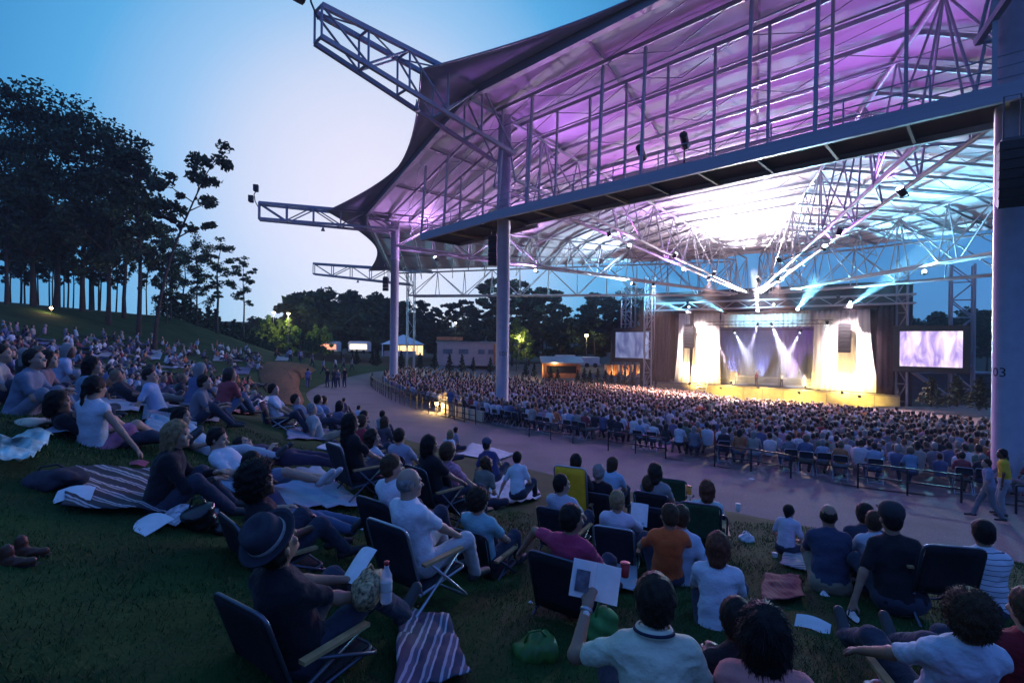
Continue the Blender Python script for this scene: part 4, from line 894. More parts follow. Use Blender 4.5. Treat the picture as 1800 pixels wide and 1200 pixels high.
def nets(D, lo, h):
    s = D < 0; a = s[:-1, :-1, :-1]; c = a.astype(np.int8); E = []
    off = [(i, j, k) for i in (0, 1) for j in (0, 1) for k in (0, 1)]
    n = np.array(D.shape)-1
    sub = lambda A, o: A[o[0]:o[0]+n[0], o[1]:o[1]+n[1], o[2]:o[2]+n[2]]
    c = sum(sub(s, o).astype(np.int8) for o in off); act = (c > 0) & (c < 8); ids = np.argwhere(act)
    if len(ids) == 0: return np.zeros((0, 3)), np.zeros((0, 4), int)
    idx = -np.ones(n, int); idx[act] = np.arange(len(ids)); vals = {o: D[ids[:, 0]+o[0], ids[:, 1]+o[1], ids[:, 2]+o[2]] for o in off}
    acc = np.zeros((len(ids), 3)); cnt = np.zeros(len(ids))
    for o in off:
        for ax in range(3):
            if o[ax]: continue
            o2 = list(o); o2[ax] = 1; o2 = tuple(o2); d0, d1 = vals[o], vals[o2]; m = (d0 < 0) != (d1 < 0); t = d0[m]/(d0[m]-d1[m]); p = np.tile(np.array(o, float), (m.sum(), 1)); p[:, ax] = t
            acc[m] += p; cnt[m] += 1
    Vt = lo+h*(ids+acc/cnt[:, None]); Q = []
    for ax in range(3):
        b, c2 = (ax+1) % 3, (ax+2) % 3; sh = [slice(None)]*3; sh[ax] = slice(0, -1); sh2 = [slice(None)]*3; sh2[ax] = slice(1, None); s0, s1 = s[tuple(sh)], s[tuple(sh2)]
        e = np.argwhere(s0 != s1); e = e[(e[:, b] > 0) & (e[:, c2] > 0) & (e[:, b] < n[b]) & (e[:, c2] < n[c2]) & (e[:, ax] < n[ax])]
        if not len(e): continue
        def cell(db, dc): q = e.copy(); q[:, b] += db; q[:, c2] += dc; return idx[q[:, 0], q[:, 1], q[:, 2]]
        f = np.stack([cell(-1, -1), cell(0, -1), cell(0, 0), cell(-1, 0)], 1); fl = ~s0[e[:, 0], e[:, 1], e[:, 2]]; f[fl] = f[fl][:, ::-1]; Q.append(f)
    return Vt, np.concatenate(Q)
def merge(parts):
    V = []; Fc = []; M_ = []; n = 0
    for v, f, mi in parts:
        if len(v) == 0: continue
        V.append(v); Fc.append(f+n); M_.append(np.full(len(f), mi)); n += len(v)
    return np.concatenate(V), np.concatenate(Fc), np.concatenate(M_)
SINE = rng.normal(size=(9, 3)); SPH = rng.random(9)*6.28
LAT = rng.random((32, 32, 32))
def vnoise(q):
    i = np.floor(q).astype(int); f = q-i; f = f*f*(3-2*f); o = 0
    for a in (0, 1):
        for b in (0, 1):
            for c in (0, 1): o = o+LAT[(i[:, 0]+a) % 32, (i[:, 1]+b) % 32, (i[:, 2]+c) % 32]*np.where(a, f[:, 0], 1-f[:, 0])*np.where(b, f[:, 1], 1-f[:, 1])*np.where(c, f[:, 2], 1-f[:, 2])
    return o
def creases(amp, seed=0):
    # cloth: broad swells plus sharp slanting creases
    Rm = np.array(Matrix.Rotation(.6+seed, 3, 'Y') @ Matrix.Rotation(.5, 3, 'Z'))
    def f(P):
        q = P@Rm; a = vnoise(q*np.array([9., 9., 6.])+seed*7.3)-.5; b = np.abs(vnoise(q*np.array([22., 16., 8.])+3.1+seed)*2-1); c = np.abs(vnoise(P*np.array([14., 18., 26.])+9.7+seed)*2-1)
        return amp*(1.5*a-1.1*(.5-np.minimum(b, .5))*1.6-.9*(.4-np.minimum(c, .4))+.35)
    return f
def folds(amp, fr, seed=0):
    def f(P):
        q = P*fr; w_ = np.zeros(len(P))
        for i in range(5): k = SINE[(i+seed) % 9]; w_ += np.sin(q@k*(1+.35*i)+SPH[i]+1.3*np.sin(q@SINE[(i+3+seed) % 9]*.6))
        return amp*w_/2.2
    return f
def ik(a, t, l1, l2, pole):
    d = t-a; L = np.linalg.norm(d); L = min(L, (l1+l2)*.998); d = unit(d); t = a+d*L
    x = (l1*l1-l2*l2+L*L)/(2*L); y = math.sqrt(max(1e-8, l1*l1-x*x)); p = pole-d*(pole@d); p = unit(p) if np.linalg.norm(p) > 1e-6 else V3(0, 0, 1)
    return a+d*x+p*y, t
POSES = {
 'chair': dict(pel=.40, lean=-14, hands=((-.17, .30, .52), (.17, .30, .52)), feet=((-.13, .58, .08), (.13, .58, .08))),
 'chair_fwd': dict(pel=.40, lean=4, hands=((-.10, .36, .55), (.10, .36, .55)), feet=((-.13, .50, .08), (.13, .50, .08))),
 'chair_arms': dict(pel=.40, lean=-18, hands=((-.30, .28, .56), (.30, .28, .56)), feet=((-.14, .70, .08), (.14, .66, .08))),
 'knees': dict(pel=.12, lean=12, hands=((-.05, .42, .40), (.05, .42, .36)), feet=((-.12, .56, .07), (.12, .56, .07))),
 'back': dict(pel=.12, lean=-20, hands=((-.30, -.34, .04), (.32, -.34, .04)), feet=((-.14, .82, .07), (.12, .80, .07))),
 'cross': dict(pel=.12, lean=14, hands=((-.10, .26, .22), (.10, .26, .22)), feet=((.14, .30, .08), (-.14, .34, .08)), kpole=(1.0, .5, .15)),
 'side_lean': dict(pel=.12, lean=-8, roll=14, hands=((.05, .34, .24), (.40, -.12, .04)), feet=((-.05, .62, .07), (.22, .66, .07))),
 'side_lean_l': dict(pel=.12, lean=-6, roll=-14, hands=((-.42, -.10, .04), (.05, .34, .26)), feet=((-.22, .66, .07), (.05, .62, .07))),
 'recline': dict(pel=.13, lean=-48, hands=((-.34, -.42, .05), (.16, .10, .30)), feet=((-.1, .86, .07), (.12, .82, .07)), headup=.8),
 'lie': dict(pel=.13, lean=-82, hands=((-.28, -.10, .08), (.10, -.20, .26)), feet=((-.12, .86, .07), (.1, .86, .07)), headup=.3),
 'stand': dict(pel=.92, lean=2, hands=((-.26, .06, .78), (.26, .06, .78)), feet=((-.11, 0, .08), (.11, .06, .08)), kpole=(0, 1, 0)),
 'walk': dict(pel=.90, lean=4, hands=((-.26, .22, .82), (.26, -.14, .82)), feet=((-.09, -.28, .12), (.09, .32, .08)), kpole=(0, 1, 0)),
}
SKINS = {'l': mat('skin_light', (.42, .25, .18), .55, .08, 12, .05, 80), 'm': mat('skin_mid', (.30, .165, .11), .55, .08, 12, .05, 80), 'd': mat('skin_dark', (.10, .05, .032), .5, .08, 12, .05, 80)}
HAIRS = {k: mat('hair_'+k, c, .62, .4, 30, .3, 120, spec=.22) for k, c in dict(black=(.010, .008, .008), dark=(.022, .014, .010), brown=(.055, .030, .016), red=(.11, .035, .018), grey=(.22, .21, .21), blond=(.26, .17, .085), white=(.45, .43, .42)).items()}
M_EYE = mat('eye', (.03, .02, .02), .2, 0); M_SHOE = mat('shoe', (.04, .04, .045), .6, .2, 8); M_SHOEW = mat('shoe_white', (.5, .5, .52), .6, .1, 8)
def skeleton(pose, S=1.0):
    P = POSES[pose] if isinstance(pose, str) else pose
    J = {}; lean, roll, tw = P.get('lean', 0), P.get('roll', 0), P.get('twist', 0)
    J['pel'] = V3(P.get('px', 0), P.get('py', 0), P['pel'])
    T = rotm('Y', roll) @ rotm('X', -lean); up = T @ V3(0, 0, 1); fw = T @ V3(0, 1, 0)
    slump = P.get('slump', .05); Tt = T @ rotm('Z', -tw)
    J['T'] = T; J['Tt'] = Tt
    J['waist'] = J['pel']+up*.16-fw*slump*.5; J['chest'] = J['pel']+up*.33-fw*slump*.3; J['sc'] = J['pel']+up*.475
    rt = Tt @ V3(1, 0, 0); sw = .150
    dn = up*.028; J['sh'] = [J['sc']-rt*sw-dn, J['sc']+rt*sw-dn]
    if 'shrug' in P: J['sh'] = [J['sh'][i]+V3(0, 0, P['shrug'][i]) for i in (0, 1)]
    hu = P.get('headup', .75); nd = unit(up*(1-hu)+V3(0, 0, 1)*hu+V3(0, .18, 0)); J['neck'] = J['sc']+up*.045; J['head'] = J['neck']+nd*.155
    hy, hp, hr = P.get('head', (0, 0, 0))
    J['H'] = rotm('Z', -hy) @ rotm('X', -hp) @ rotm('Y', hr)
    if P.get('lean', 0) < -60: J['H'] = J['H'] @ rotm('X', 45)
    J['el'], J['wr'], J['hip'], J['kn'], J['an'] = [], [], [], [], []
    for i, sg in ((0, -1), (1, 1)):
        ep = P.get('epole', ((-1, -.7, -.8), (1, -.7, -.8)))[i]
        e, w_ = ik(J['sh'][i], V3(*P['hands'][i]), .275, .25, V3(*ep)); J['el'].append(e); J['wr'].append(w_)
        J['hip'].append(J['pel']+ (T @ V3(sg*.09, 0, -.02)))
        kp = P.get('kpole', (.25, .2, 1)); kp = V3(kp[0]*sg, kp[1], kp[2])
        k, a = ik(J['hip'][i], V3(*P['feet'][i]), .42, .41, kp); J['kn'].append(k); J['an'].append(a)
    J['toe'] = []
    for i in (0, 1):
        d = unit(J['an'][i]-J['kn'][i]); tp = P.get('toes', None)
        f = unit(V3(0, 1, 0)*.9+V3(0, 0, .9 if d[1] > .75 else -.05)) if tp is None else unit(V3(*tp[i]))
        J['toe'].append(J['an'][i]+f*.17+V3(0, 0, -.03 if d[1] < .75 else 0))
    return J
def hand_field(w_, el, pose, sg, h=.0065):
    d = unit(w_-el); n = unit(np.cross(d, V3(0, 0, 1)) if abs(d[2]) < .95 else V3(1, 0, 0)); up = np.cross(n, d)   # n: across the palm, up: back of hand
    f = Field(h); f.cap(w_-d*.05, w_, .027, .026, .02); c = w_+d*.05
    f.cap(w_+d*.015, w_+d*.075, .030, .034, .02, (up, .55))
    curl = {'relax': .5, 'grip': 1.25, 'flat': .12}[pose]
    for i, (x, L) in enumerate(((-.030, .062), (-.010, .074), (.010, .070), (.028, .055))):
        b = w_+d*.082+n*x; d1 = unit(d*math.cos(curl*.6)-up*math.sin(curl*.6)); d2 = unit(d*math.cos(curl*1.5)-up*math.sin(curl*1.5))
        m = b+d1*L*.5; f.cap(b, m, .0095, .0088, .008); f.cap(m, m+d2*L*.5, .0088, .0072, .006)
    tb = w_+d*.03-n*sg*-.026; td = unit(d*.7+n*sg*.65-up*.3); f.cap(tb, tb+td*.04, .012, .0105, .012); f.cap(tb+td*.04, tb+td*.04+unit(d*.9+n*sg*.1-up*.3)*.032, .010, .008, .006)
    return f
def head_field(J, h=.0075):
    f = Field(h); H = J['H']; c = J['head']; L = lambda x, y, z: c+H@V3(x, y, z)
    f.ell(L(0, -.012, .025), (.076, .094, .098), H, .02); f.ell(L(0, .028, -.05), (.057, .066, .072), H, .035)
    f.cap(J['neck']-V3(0, 0, .02)*0-unit(J['head']-J['neck'])*.05, L(0, -.02, -.06), .058, .053, .03)
    f.cap(L(0, .085, .005), L(0, .112, -.028), .009, .014, .014); f.cap(L(-.035, .078, .030), L(.035, .078, .030), .012, .012, .015)
    f.cap(L(-.018, .084, -.062), L(.018, .084, -.062), .009, .009, .008); f.ell(L(0, .075, -.098), (.022, .02, .018), H, .02)
    for s in (-1, 1): f.ell(L(s*.077, -.012, -.012), (.010, .021, .031), H, .008); f.ell(L(s*.045, .068, -.03), (.022, .018, .02), H, .02)
    return f
def hair_field(J, style, h):
    f = Field(h); H = J['H']; c = J['head']; L = lambda x, y, z: c+H@V3(x, y, z)
    if style in ('short', 'curly', 'crop'):
        g = {'short': .014, 'crop': .006, 'curly': .034}[style]
        f.ell(L(0, -.020, .034), (.076+g, .090+g, .092+g), H, .01); f.ell(L(0, -.042, -.030), (.066+g*.8, .062+g*.7, .058+g*.5), H, .03)
        f.cut(L(0, .050, .060), H@V3(0, .85, -.52)); f.cut(L(0, -.02, -.082), H@V3(0, .25, -1))
    elif style == 'rim':      # balding: hair only round the back and sides
        f.ell(L(0, -.020, .010), (.082, .093, .088), H, .01); f.cut(L(0, .0, .045), H@V3(0, .30, 1)); f.cut(L(0, .03, 0), H@V3(0, 1, -.15)); f.cut(L(0, -.02, -.075), H@V3(0, .2, -1))
    elif style in ('bob', 'long', 'pony', 'bun'):
        f.ell(L(0, -.018, .036), (.092, .106, .106), H, .01); down = {'bob': .10, 'long': .25, 'pony': .03, 'bun': .02}[style]
        f.cap(L(0, -.045, -.01), L(0, -.065, -down), .088 if style in ('bob', 'long') else .075, .075 if style in ('bob', 'long') else .05, .04)
        if style in ('bob', 'long'):
            for s in (-1, 1): f.cap(L(s*.066, -.005, .0), L(s*.074, -.01, -down*.8), .034, .026, .03)
        if style == 'pony': f.cap(L(0, -.12, .02), L(0, -.15, -.17), .032, .016, .03)
        if style == 'bun': f.ell(L(0, -.125, .05), (.05, .045, .05), H, .03)
        f.cut(L(0, .056, .05), H@V3(0, .9, -.35))
    elif style == 'afro': f.ell(L(0, -.02, .05), (.165, .165, .155), H, .01); f.ell(L(0, -.06, -.04), (.14, .12, .11), H, .05); f.cut(L(0, .055, .03), H@V3(0, .92, -.35))
    amp = {'curly': .006, 'afro': .008, 'long': .006, 'bob': .005}.get(style, .0035)
    return f.solve(folds(amp, 55 if style in ('curly', 'afro') else 42, 2))
def strands(Vt, Q, J, n, ln, curl):
    """thin hair blades over the hair surface"""
    A = Vt[Q]; c = A.mean(1); nr = np.cross(A[:, 2]-A[:, 0], A[:, 3]-A[:, 1]); ar = np.linalg.norm(nr, axis=1)+1e-12; nr = nr/ar[:, None]
    i = rng.choice(len(Q), n, p=ar/ar.sum()); w4 = rng.dirichlet((1, 1, 1, 1), n); p = (A[i]*w4[..., None]).sum(1); N = nr[i]
    crown = J['head']+J['H']@V3(0, -.05, .13); fl = p-crown; fl -= N*(fl*N).sum(1)[:, None]; fl /= np.linalg.norm(fl, axis=1)[:, None]+1e-9; fl = fl+np.array([0, 0, -.6])
    d = fl*(1-curl)+N*(.22+curl*.8)+rng.normal(size=(n, 3))*(.28+.6*curl); d /= np.linalg.norm(d, axis=1)[:, None]
    s = np.cross(d, N); s /= np.linalg.norm(s, axis=1)[:, None]+1e-9; L = ln*(.5+rng.random(n))[:, None]; wd = .0012+.0008*rng.random(n)[:, None]
    q = p-N*.003; Vv = np.stack([q-s*wd, q+s*wd, q+d*L*.6+s*wd*.7, q+d*L*.6-s*wd*.7], 1); tip = q+d*L*.6+(d*.7-N*.35+np.array([0, 0, -.35])*(1-curl))*L*.5
    Vv2 = np.stack([q+d*L*.6-s*wd*.7, q+d*L*.6+s*wd*.7, tip+s*wd*.2, tip-s*wd*.2], 1)
    X = np.concatenate([Vv, Vv2]).reshape(-1, 3); return X, np.arange(len(X)).reshape(-1, 4)
def torso(f, J, g, sc=(1, 1), k=.05, low=True):
    T, Tt = J['T'], J['Tt']; w_, dp = sc
    f.ell(J['chest']+T@V3(0, .01, .02), (.145*w_+g, .105*dp+g, .175+g), Tt, k); f.ell(J['waist']+T@V3(0, .012, 0), (.140*w_+g, .108*dp+g, .15+g), T, k)
    if low: f.ell(J['pel']+T@V3(0, -.01, .01), (.155*w_+g, .12*dp+g, .115+g), T, k)
    f.cap(J['sh'][0]*.82+J['sc']*.18, J['sh'][1]*.82+J['sc']*.18, .062+g, .062+g, k); f.cap(J['sc']-(T@V3(0, .0, .03)), J['neck'], .10+g*.5, .056+g*.5, k)
    return f
def build_person(pose, h, shirt='short', legs='long', hair='short', sc=(1, 1), hands='relax', feet='shoe', fine=True, S=1.0):
    """returns dict of part -> (verts, quads); joints J"""
    J = skeleton(pose); out = {}
    b = Field(max(h*1.25, .014)); torso(b, J, -.03, sc); ca, cl_ = (.008 if shirt != 'tank' else 0), (.014 if legs else 0); cs_ = .012 if legs == 'long' else 0; cf = .008 if shirt == 'long' else 0
    for i in (0, 1):
        b.cap(J['sh'][i], J['el'][i], .046-ca*1.6, .039-cf, .03); b.cap(J['el'][i], J['wr'][i], .039-cf*1.2, .026-cf*.3, .02)
        b.cap(J['hip'][i], J['kn'][i], .076-cl_, .052-cs_, .04); b.cap(J['kn'][i], J['an'][i]*.6+J['kn'][i]*.4, .052-cs_, .050-cs_, .03); b.cap(J['an'][i]*.6+J['kn'][i]*.4, J['an'][i], .050-cs_, .035-cs_*.3, .03)
        b.cap(J['an'][i]+V3(0, -.02, -.02), J['toe'][i], .034, .026, .02)
    parts = [b.solve()+(0,)]
    if not fine: b2 = head_field(J, .016 if h < .025 else .024)
    else: b2 = head_field(J, min(.013, max(.0065, h*.62)))
    parts.append(b2.solve()+(0,))
    for i, sg in ((0, -1), (1, 1)):
        hf = hand_field(J['wr'][i], J['el'][i], hands if isinstance(hands, str) else hands[i], sg, .0062 if h < .013 else .0085) if fine else Field(h).cap(J['wr'][i], J['wr'][i]+unit(J['wr'][i]-J['el'][i])*.13, .032, .026, .02)
        parts.append(hf.solve()+(0,))
    H = J['H']; c = J['head']
    if fine:
        for s in (-1, 1): parts.append(Field(.006).ell(c+H@V3(s*.031, .076, .008), (.012, .011, .010), H).solve()+(1,))
    out['body'] = merge(parts)
    f = torso(Field(h), J, .012, sc, low=legs != 'dress')
    if shirt != 'tank':
        for i in (0, 1):
            if shirt == 'long': f.cap(J['sh'][i], J['el'][i], .055, .048, .035); f.cap(J['el'][i], J['wr'][i]*.94+J['el'][i]*.06, .050, .036, .03)
            else: q = J['sh'][i]*.34+J['el'][i]*.66; f.cap(J['sh'][i], q, .056, .053, .035)
    up = J['T']@V3(0, 0, 1)
    f.cut(J['pel']+up*(-.05 if legs != 'dress' else -.1), -up)
    out['shirt'] = f.solve(creases(.0105, int(abs(J['head'][0]*1000)+abs(J['wr'][0][1]*777)) % 11))
    if legs:
        f = Field(h*1.1); T = J['T']; f.ell(J['pel']+T@V3(0, -.01, 0), (.172*sc[0], .135*sc[1], .125), T, .05)
        for i in (0, 1):
            kk = J['kn'][i]
            if legs == 'shorts': kk = J['hip'][i]*.2+kk*.8; f.cap(J['hip'][i], kk, .094, .078, .05)
            else:
                f.cap(J['hip'][i], kk, .092, .066, .05); f.cap(kk, J['an'][i], .066, .050, .03)
        out['trousers'] = f.solve(creases(.009, 4))
    if feet:
        f = Field(max(.011, h*.9))
        sh_ = []
        for i in (0, 1): f = Field(max(.011, h*.9)); f.cap(J['an'][i]+V3(0, -.025, -.012), J['toe'][i], .044, .036, .03); f.cap(J['an'][i]+V3(0, -.045, -.025), J['an'][i], .040, .042, .02); sh_.append(f.solve())
        out['shoes'] = sh_
    if hair:
        hv = hair_field(J, hair, min(.014, max(.0085, h*.8)) if fine else .022); out['hair'] = hv
    return out, J
STY = dict(short=(1400, .016, .15), crop=(900, .007, .1), curly=(2600, .022, .75), rim=(700, .008, .1), bob=(1500, .035, .05), long=(1900, .05, .08), pony=(1300, .02, .05), bun=(1300, .02, .1), afro=(4500, .028, .9))
def person(u, v, pose, face, label, shirt, legs, hair, skin='l', hcol='dark', group='people on the near lawn', sc=(1, 1), S=1.0, sl='short', lg='long', hands='relax', feet='shoe', hm=None, d=None, over=None, shoem=None, z=None, hp=None):
    """a figure whose head centre is seen at (u, v); face: degrees clockwise from straight away from the camera; d fixes the depth instead of the ground"""
    P = dict(POSES[pose]) if isinstance(pose, str) else dict(pose)
    if over: P.update(over)
    J0 = skeleton(P); hz = J0['head'][2]*S
    if hp:                                   # depth from the size of the head; the seat height takes up the difference
        d = .288*FPX/hp*S; q = ray(u, v)*d; need = q.z-ground(q.x, q.y); dp_l = max(-.14, min(.12, (need-hz)/S)) if P['pel'] > .2 else max(-.01, min(.1, (need-hz)/S))
        P['pel'] += dp_l; P['hands'] = tuple((a, b, c+dp_l if c > .12 else c) for a, b, c in P['hands']); J0 = skeleton(P); hz = J0['head'][2]*S
    if d is None: g, t = by_head(u, v, hz)
    else: p = ray(u, v)*d; g = Vector((p.x, p.y, ground(p.x, p.y))) if z is None else Vector((p.x, p.y, p.z-hz)); t = d
    yaw = -R(face); off = Matrix.Rotation(yaw, 3, 'Z') @ Vector((J0['head'][0]*S, J0['head'][1]*S, 0))
    loc = Vector((g.x-off.x, g.y-off.y, 0)); loc.z = ground(loc.x, loc.y)+.015 if z is None else g.z
    if z is None and d is None: loc.z = g.z
    if hp: loc.z = max(ground(loc.x, loc.y)-.12, min(ground(loc.x, loc.y)+.10, (ray(u, v)*d).z-hz))
    h = min(.03, max(.0105, .0036*t+.002))
    out, J = build_person(P, h, sl, lg, hair, sc, hands, feet, t < 9)
    o = link('person', mesh_from('body', *out['body'][:2], [SKINS[skin], M_EYE], out['body'][2], True), None, None, label=label, cat='person', group=group)
    o.location = loc; o.rotation_euler = (0, 0, yaw); o.scale = (S, S, S)
    sm = shirt if not isinstance(shirt, tuple) else cloth(shirt); lm = legs if not isinstance(legs, tuple) else cloth(legs)
    link('shirt', mesh_from('shirt', *out['shirt'], sm, None, True), o)
    if 'trousers' in out: link('shorts' if lg == 'shorts' else 'trousers', mesh_from('trousers', *out['trousers'], lm, None, True), o)
    for q_ in out.get('shoes', []): link('shoe', mesh_from('shoe', *q_, shoem or M_SHOE, None, True), o)
    if 'hair' in out:
        hv, hf = out['hair']; n, ln, cu = STY[hair]
        if t < 7: sv, sf = strands(hv, hf, J, int(n*(3.0 if t < 2.6 else 1.8 if t < 4 else .9)), ln, cu); hv, hf, _ = merge([(hv, hf, 0), (sv, sf, 0)])
        link('hair', mesh_from('hair', hv, hf, HAIRS[hcol], None, True), o)
    o['_pel'] = P['pel']
    return o, J, t
def to_world(o, p): return Matrix.Rotation(o.rotation_euler[2], 3, 'Z') @ (Vector(p)*o.scale[0]) + o.location
# ============================================================ lawn chairs, blankets and small things
M_TUBE = mat('chair_tube', (.10, .11, .15), .35, .1, 5, metal=.6); M_TUBEL = mat('chair_tube_light', (.42, .44, .5), .35, .1, 5, metal=.7)
M_CHF = {'black': mat('chair_black', (.014, .015, .022), .85, .2, 20, .3, 90), 'navy': mat('chair_navy', (.014, .018, .032), .85, .2, 20, .3, 90), 'green': mat('chair_green', (.02, .075, .035), .85, .2, 20, .3, 90), 'yellow': mat('chair_yellow', (.85, .52, .02), .8, .1, 10, .2, 60), 'red': mat('chair_red', (.20, .02, .04), .85, .2, 20, .3, 90), 'blue': mat('chair_blue', (.05, .08, .19), .85, .2, 20, .3, 90)}
M_ARM = mat('chair_armrest', (.38, .25, .12), .6, .25, 12)
def rounded(pts, r_=.06, n=4):
    pts = [Vector(p) for p in pts]; out = [pts[0]]
    for i in range(1, len(pts)-1):
        a, b, c = pts[i-1], pts[i], pts[i+1]; u, v = (a-b), (c-b); rr = min(r_, u.length*.45, v.length*.45); u.normalize(); v.normalize()
        p0, p2 = b+u*rr, b+v*rr
        for k in range(n+1): t = k/n; out.append(p0.lerp(b, t).lerp(b.lerp(p2, t), t))
    return out+[pts[-1]]
def slab(name, c00, c10, c01, c11, sag, m, parent, n=6, th=.012):
    """fabric panel sagging between its edges"""
    c00, c10, c01, c11 = map(Vector, (c00, c10, c01, c11)); nr = (c10-c00).cross(c01-c00).normalized(); vs = []
    for j in range(n+1):
        for i in range(n+1):
            s, t = i/n, j/n; p = c00.lerp(c10, s).lerp(c01.lerp(c11, s), t); vs.append(p-nr*sag*math.sin(math.pi*s)*math.sin(math.pi*min(1, t*1.0)))
    N = len(vs); fs = []
    for j in range(n):
        for i in range(n): q = (j*(n+1)+i, j*(n+1)+i+1, (j+1)*(n+1)+i+1, (j+1)*(n+1)+i); fs += [q, tuple(x+N for x in reversed(q))]
    rim = [i for i in range(n+1)]+[(j+1)*(n+1)+n for j in range(n)]+[n*(n+1)+i for i in range(n-1, -1, -1)]+[j*(n+1) for j in range(n-1, 0, -1)]
    for k in range(len(rim)): a, b = rim[k], rim[(k+1) % len(rim)]; fs.append((b, a, a+N, b+N))
    return link(name, mesh_from(name, vs+[v-nr*th for v in vs], fs, m, smooth=True), parent)
CHP = {}
def lawn_chair(loc, yaw, label, fab='black', tube=None, back=.55, S=1.0, arm=True, seat=.31, rec=17):
    seat = round(seat, 2); key = (fab, back, arm, tube is None, rec, seat); ah = seat+.2
    e = empty('lawn_chair', loc, yaw, label=label, cat='chair', group='lawn chairs'); e.scale = (S, S, S)
    if key in CHP:
        for n, me in CHP[key]: link(n, me, e)
        return e
    tm = tube or M_TUBE; fm = M_CHF[fab]; w_ = .238; sn, cs = math.sin(R(rec)), math.cos(R(rec)); yb = -.19; bt = lambda t: (yb-back*t*sn, seat-.01+back*t*cs)
    slab('seat', (-w_+.02, .30, seat+.02), (w_-.02, .30, seat+.02), (-w_+.02, yb+.02, seat-.03), (w_-.02, yb+.02, seat-.03), .03, fm, e)
    y0, z0 = bt(.03); y1, z1 = bt(.985)
    slab('backrest', (w_-.02, y0, z0), (-w_+.02, y0, z0), (w_-.02, y1, z1), (-w_+.02, y1, z1), -.03, fm, e)
    y1, z1 = bt(1.0)
    MB().tube(rounded([(-w_, yb, seat-.03), (-w_, y1, z1), (w_, y1, z1), (w_, yb, seat-.03)], .07), .0125, 8).build('back_frame', tm, e, True)
    MB().tube(rounded([(-w_, yb-.02, seat-.03), (-w_, .32, seat+.02), (w_, .32, seat+.02), (w_, yb-.02, seat-.03)], .06), .0125, 8).build('seat_frame', tm, e, True)
    MB().tube(rounded([(-w_-.025, -.12, ah-.01), (-w_-.025, .34, .014), (w_+.025, .34, .014), (w_+.025, -.12, ah-.01)], .07), .0125, 8).build('front_leg', tm, e, True)
    MB().tube(rounded([(-w_-.012, .24, ah-.01), (-w_-.012, -.36, .014), (w_+.012, -.36, .014), (w_+.012, .24, ah-.01)], .07), .0125, 8).build('rear_leg', tm, e, True)
    if arm:
        for s in (-1, 1): MB().box((s*(w_+.02), .03, ah), (.05, .44, .022)).build('armrest', M_ARM, e)
    CHP[key] = [(c.name.split('.')[0], c.data) for c in e.children]
    return e
def blanket(corners, label, m, lift=.045, wr=.025, n=22, group='blankets on the lawn'):
    P = [on_ground(*c) for c in corners]; vs = []; sd = rnd.random()*50; ctr = sum(P, Vector())/4
    for j in range(n+1):
        for i in range(n+1):
            s, t = i/n, j/n; p = P[0].lerp(P[1], s).lerp(P[3].lerp(P[2], s), t); jt = min(.08, .05*(P[1]-P[0]).length); e_ = jt*mnoise.noise((s*3.1+sd, t*3.1, 1)); x, y = p.x+e_, p.y+jt*mnoise.noise((s*3.1, t*3.1+sd, 2))
            q = Vector((x, y, ground(x, y)+lift+wr*(1+mnoise.noise((x*5+sd, y*5, 0)))+.35*wr*mnoise.noise((x*16, y*16+sd, 3)))); vs.append(q-ctr)
    fs = [(j*(n+1)+i, j*(n+1)+i+1, (j+1)*(n+1)+i+1, (j+1)*(n+1)+i) for j in range(n) for i in range(n)]
    me = mesh_from('blanket', vs, fs, m, smooth=True)
    if me.polygons[0].normal.z < 0: me.flip_normals()
    o = link('blanket', me, label=label, cat='blanket', group=group); o.location = ctr
    so = o.modifiers.new('t', 'SOLIDIFY'); so.thickness = .007
    d = P[1]-P[0]; return o
M_PAPER = mat('paper', (.72, .72, .74), .8, .06, 20)
def paper(p, rz, tilt, label, size=(.21, .28), roll=0, name='paper_sheet', m=None, bend=.03):
    n = 6; vs = []
    for j in range(n+1):
        for i in range(n+1): s, t = i/n-.5, j/n-.5; vs.append((s*size[0], t*size[1], bend*(math.cos(math.pi*s)-.5)+bend*.4*math.sin(3*t)))
    N = len(vs); fs = []
    for j in range(n):
        for i in range(n): q = (j*(n+1)+i, j*(n+1)+i+1, (j+1)*(n+1)+i+1, (j+1)*(n+1)+i); fs += [q, tuple(x+N for x in reversed(q))]
    o = link(name, mesh_from(name, vs+[(v[0], v[1], v[2]-.002) for v in vs], fs, m or M_PAPER, smooth=True), label=label, cat='paper', group='papers and programmes')
    o.location = p; o.rotation_euler = (tilt, roll, rz); return o
def cup(p, label, m, h=.12, r_=.042):
    e = empty('drink_cup', p, label=label, cat='cup', group='drink cups'); MB().lathe([(r_*.72, 0), (r_*.76, .004), (r_, h), (r_*.94, h), (r_*.7, .012)], (0, 0, 0), 16).build('cup_wall', m, e, True); MB().lathe([(r_*1.02, h-.006), (r_*1.06, h), (r_*1.0, h+.004)], (0, 0, 0), 16).build('rim', m, e, True); return e
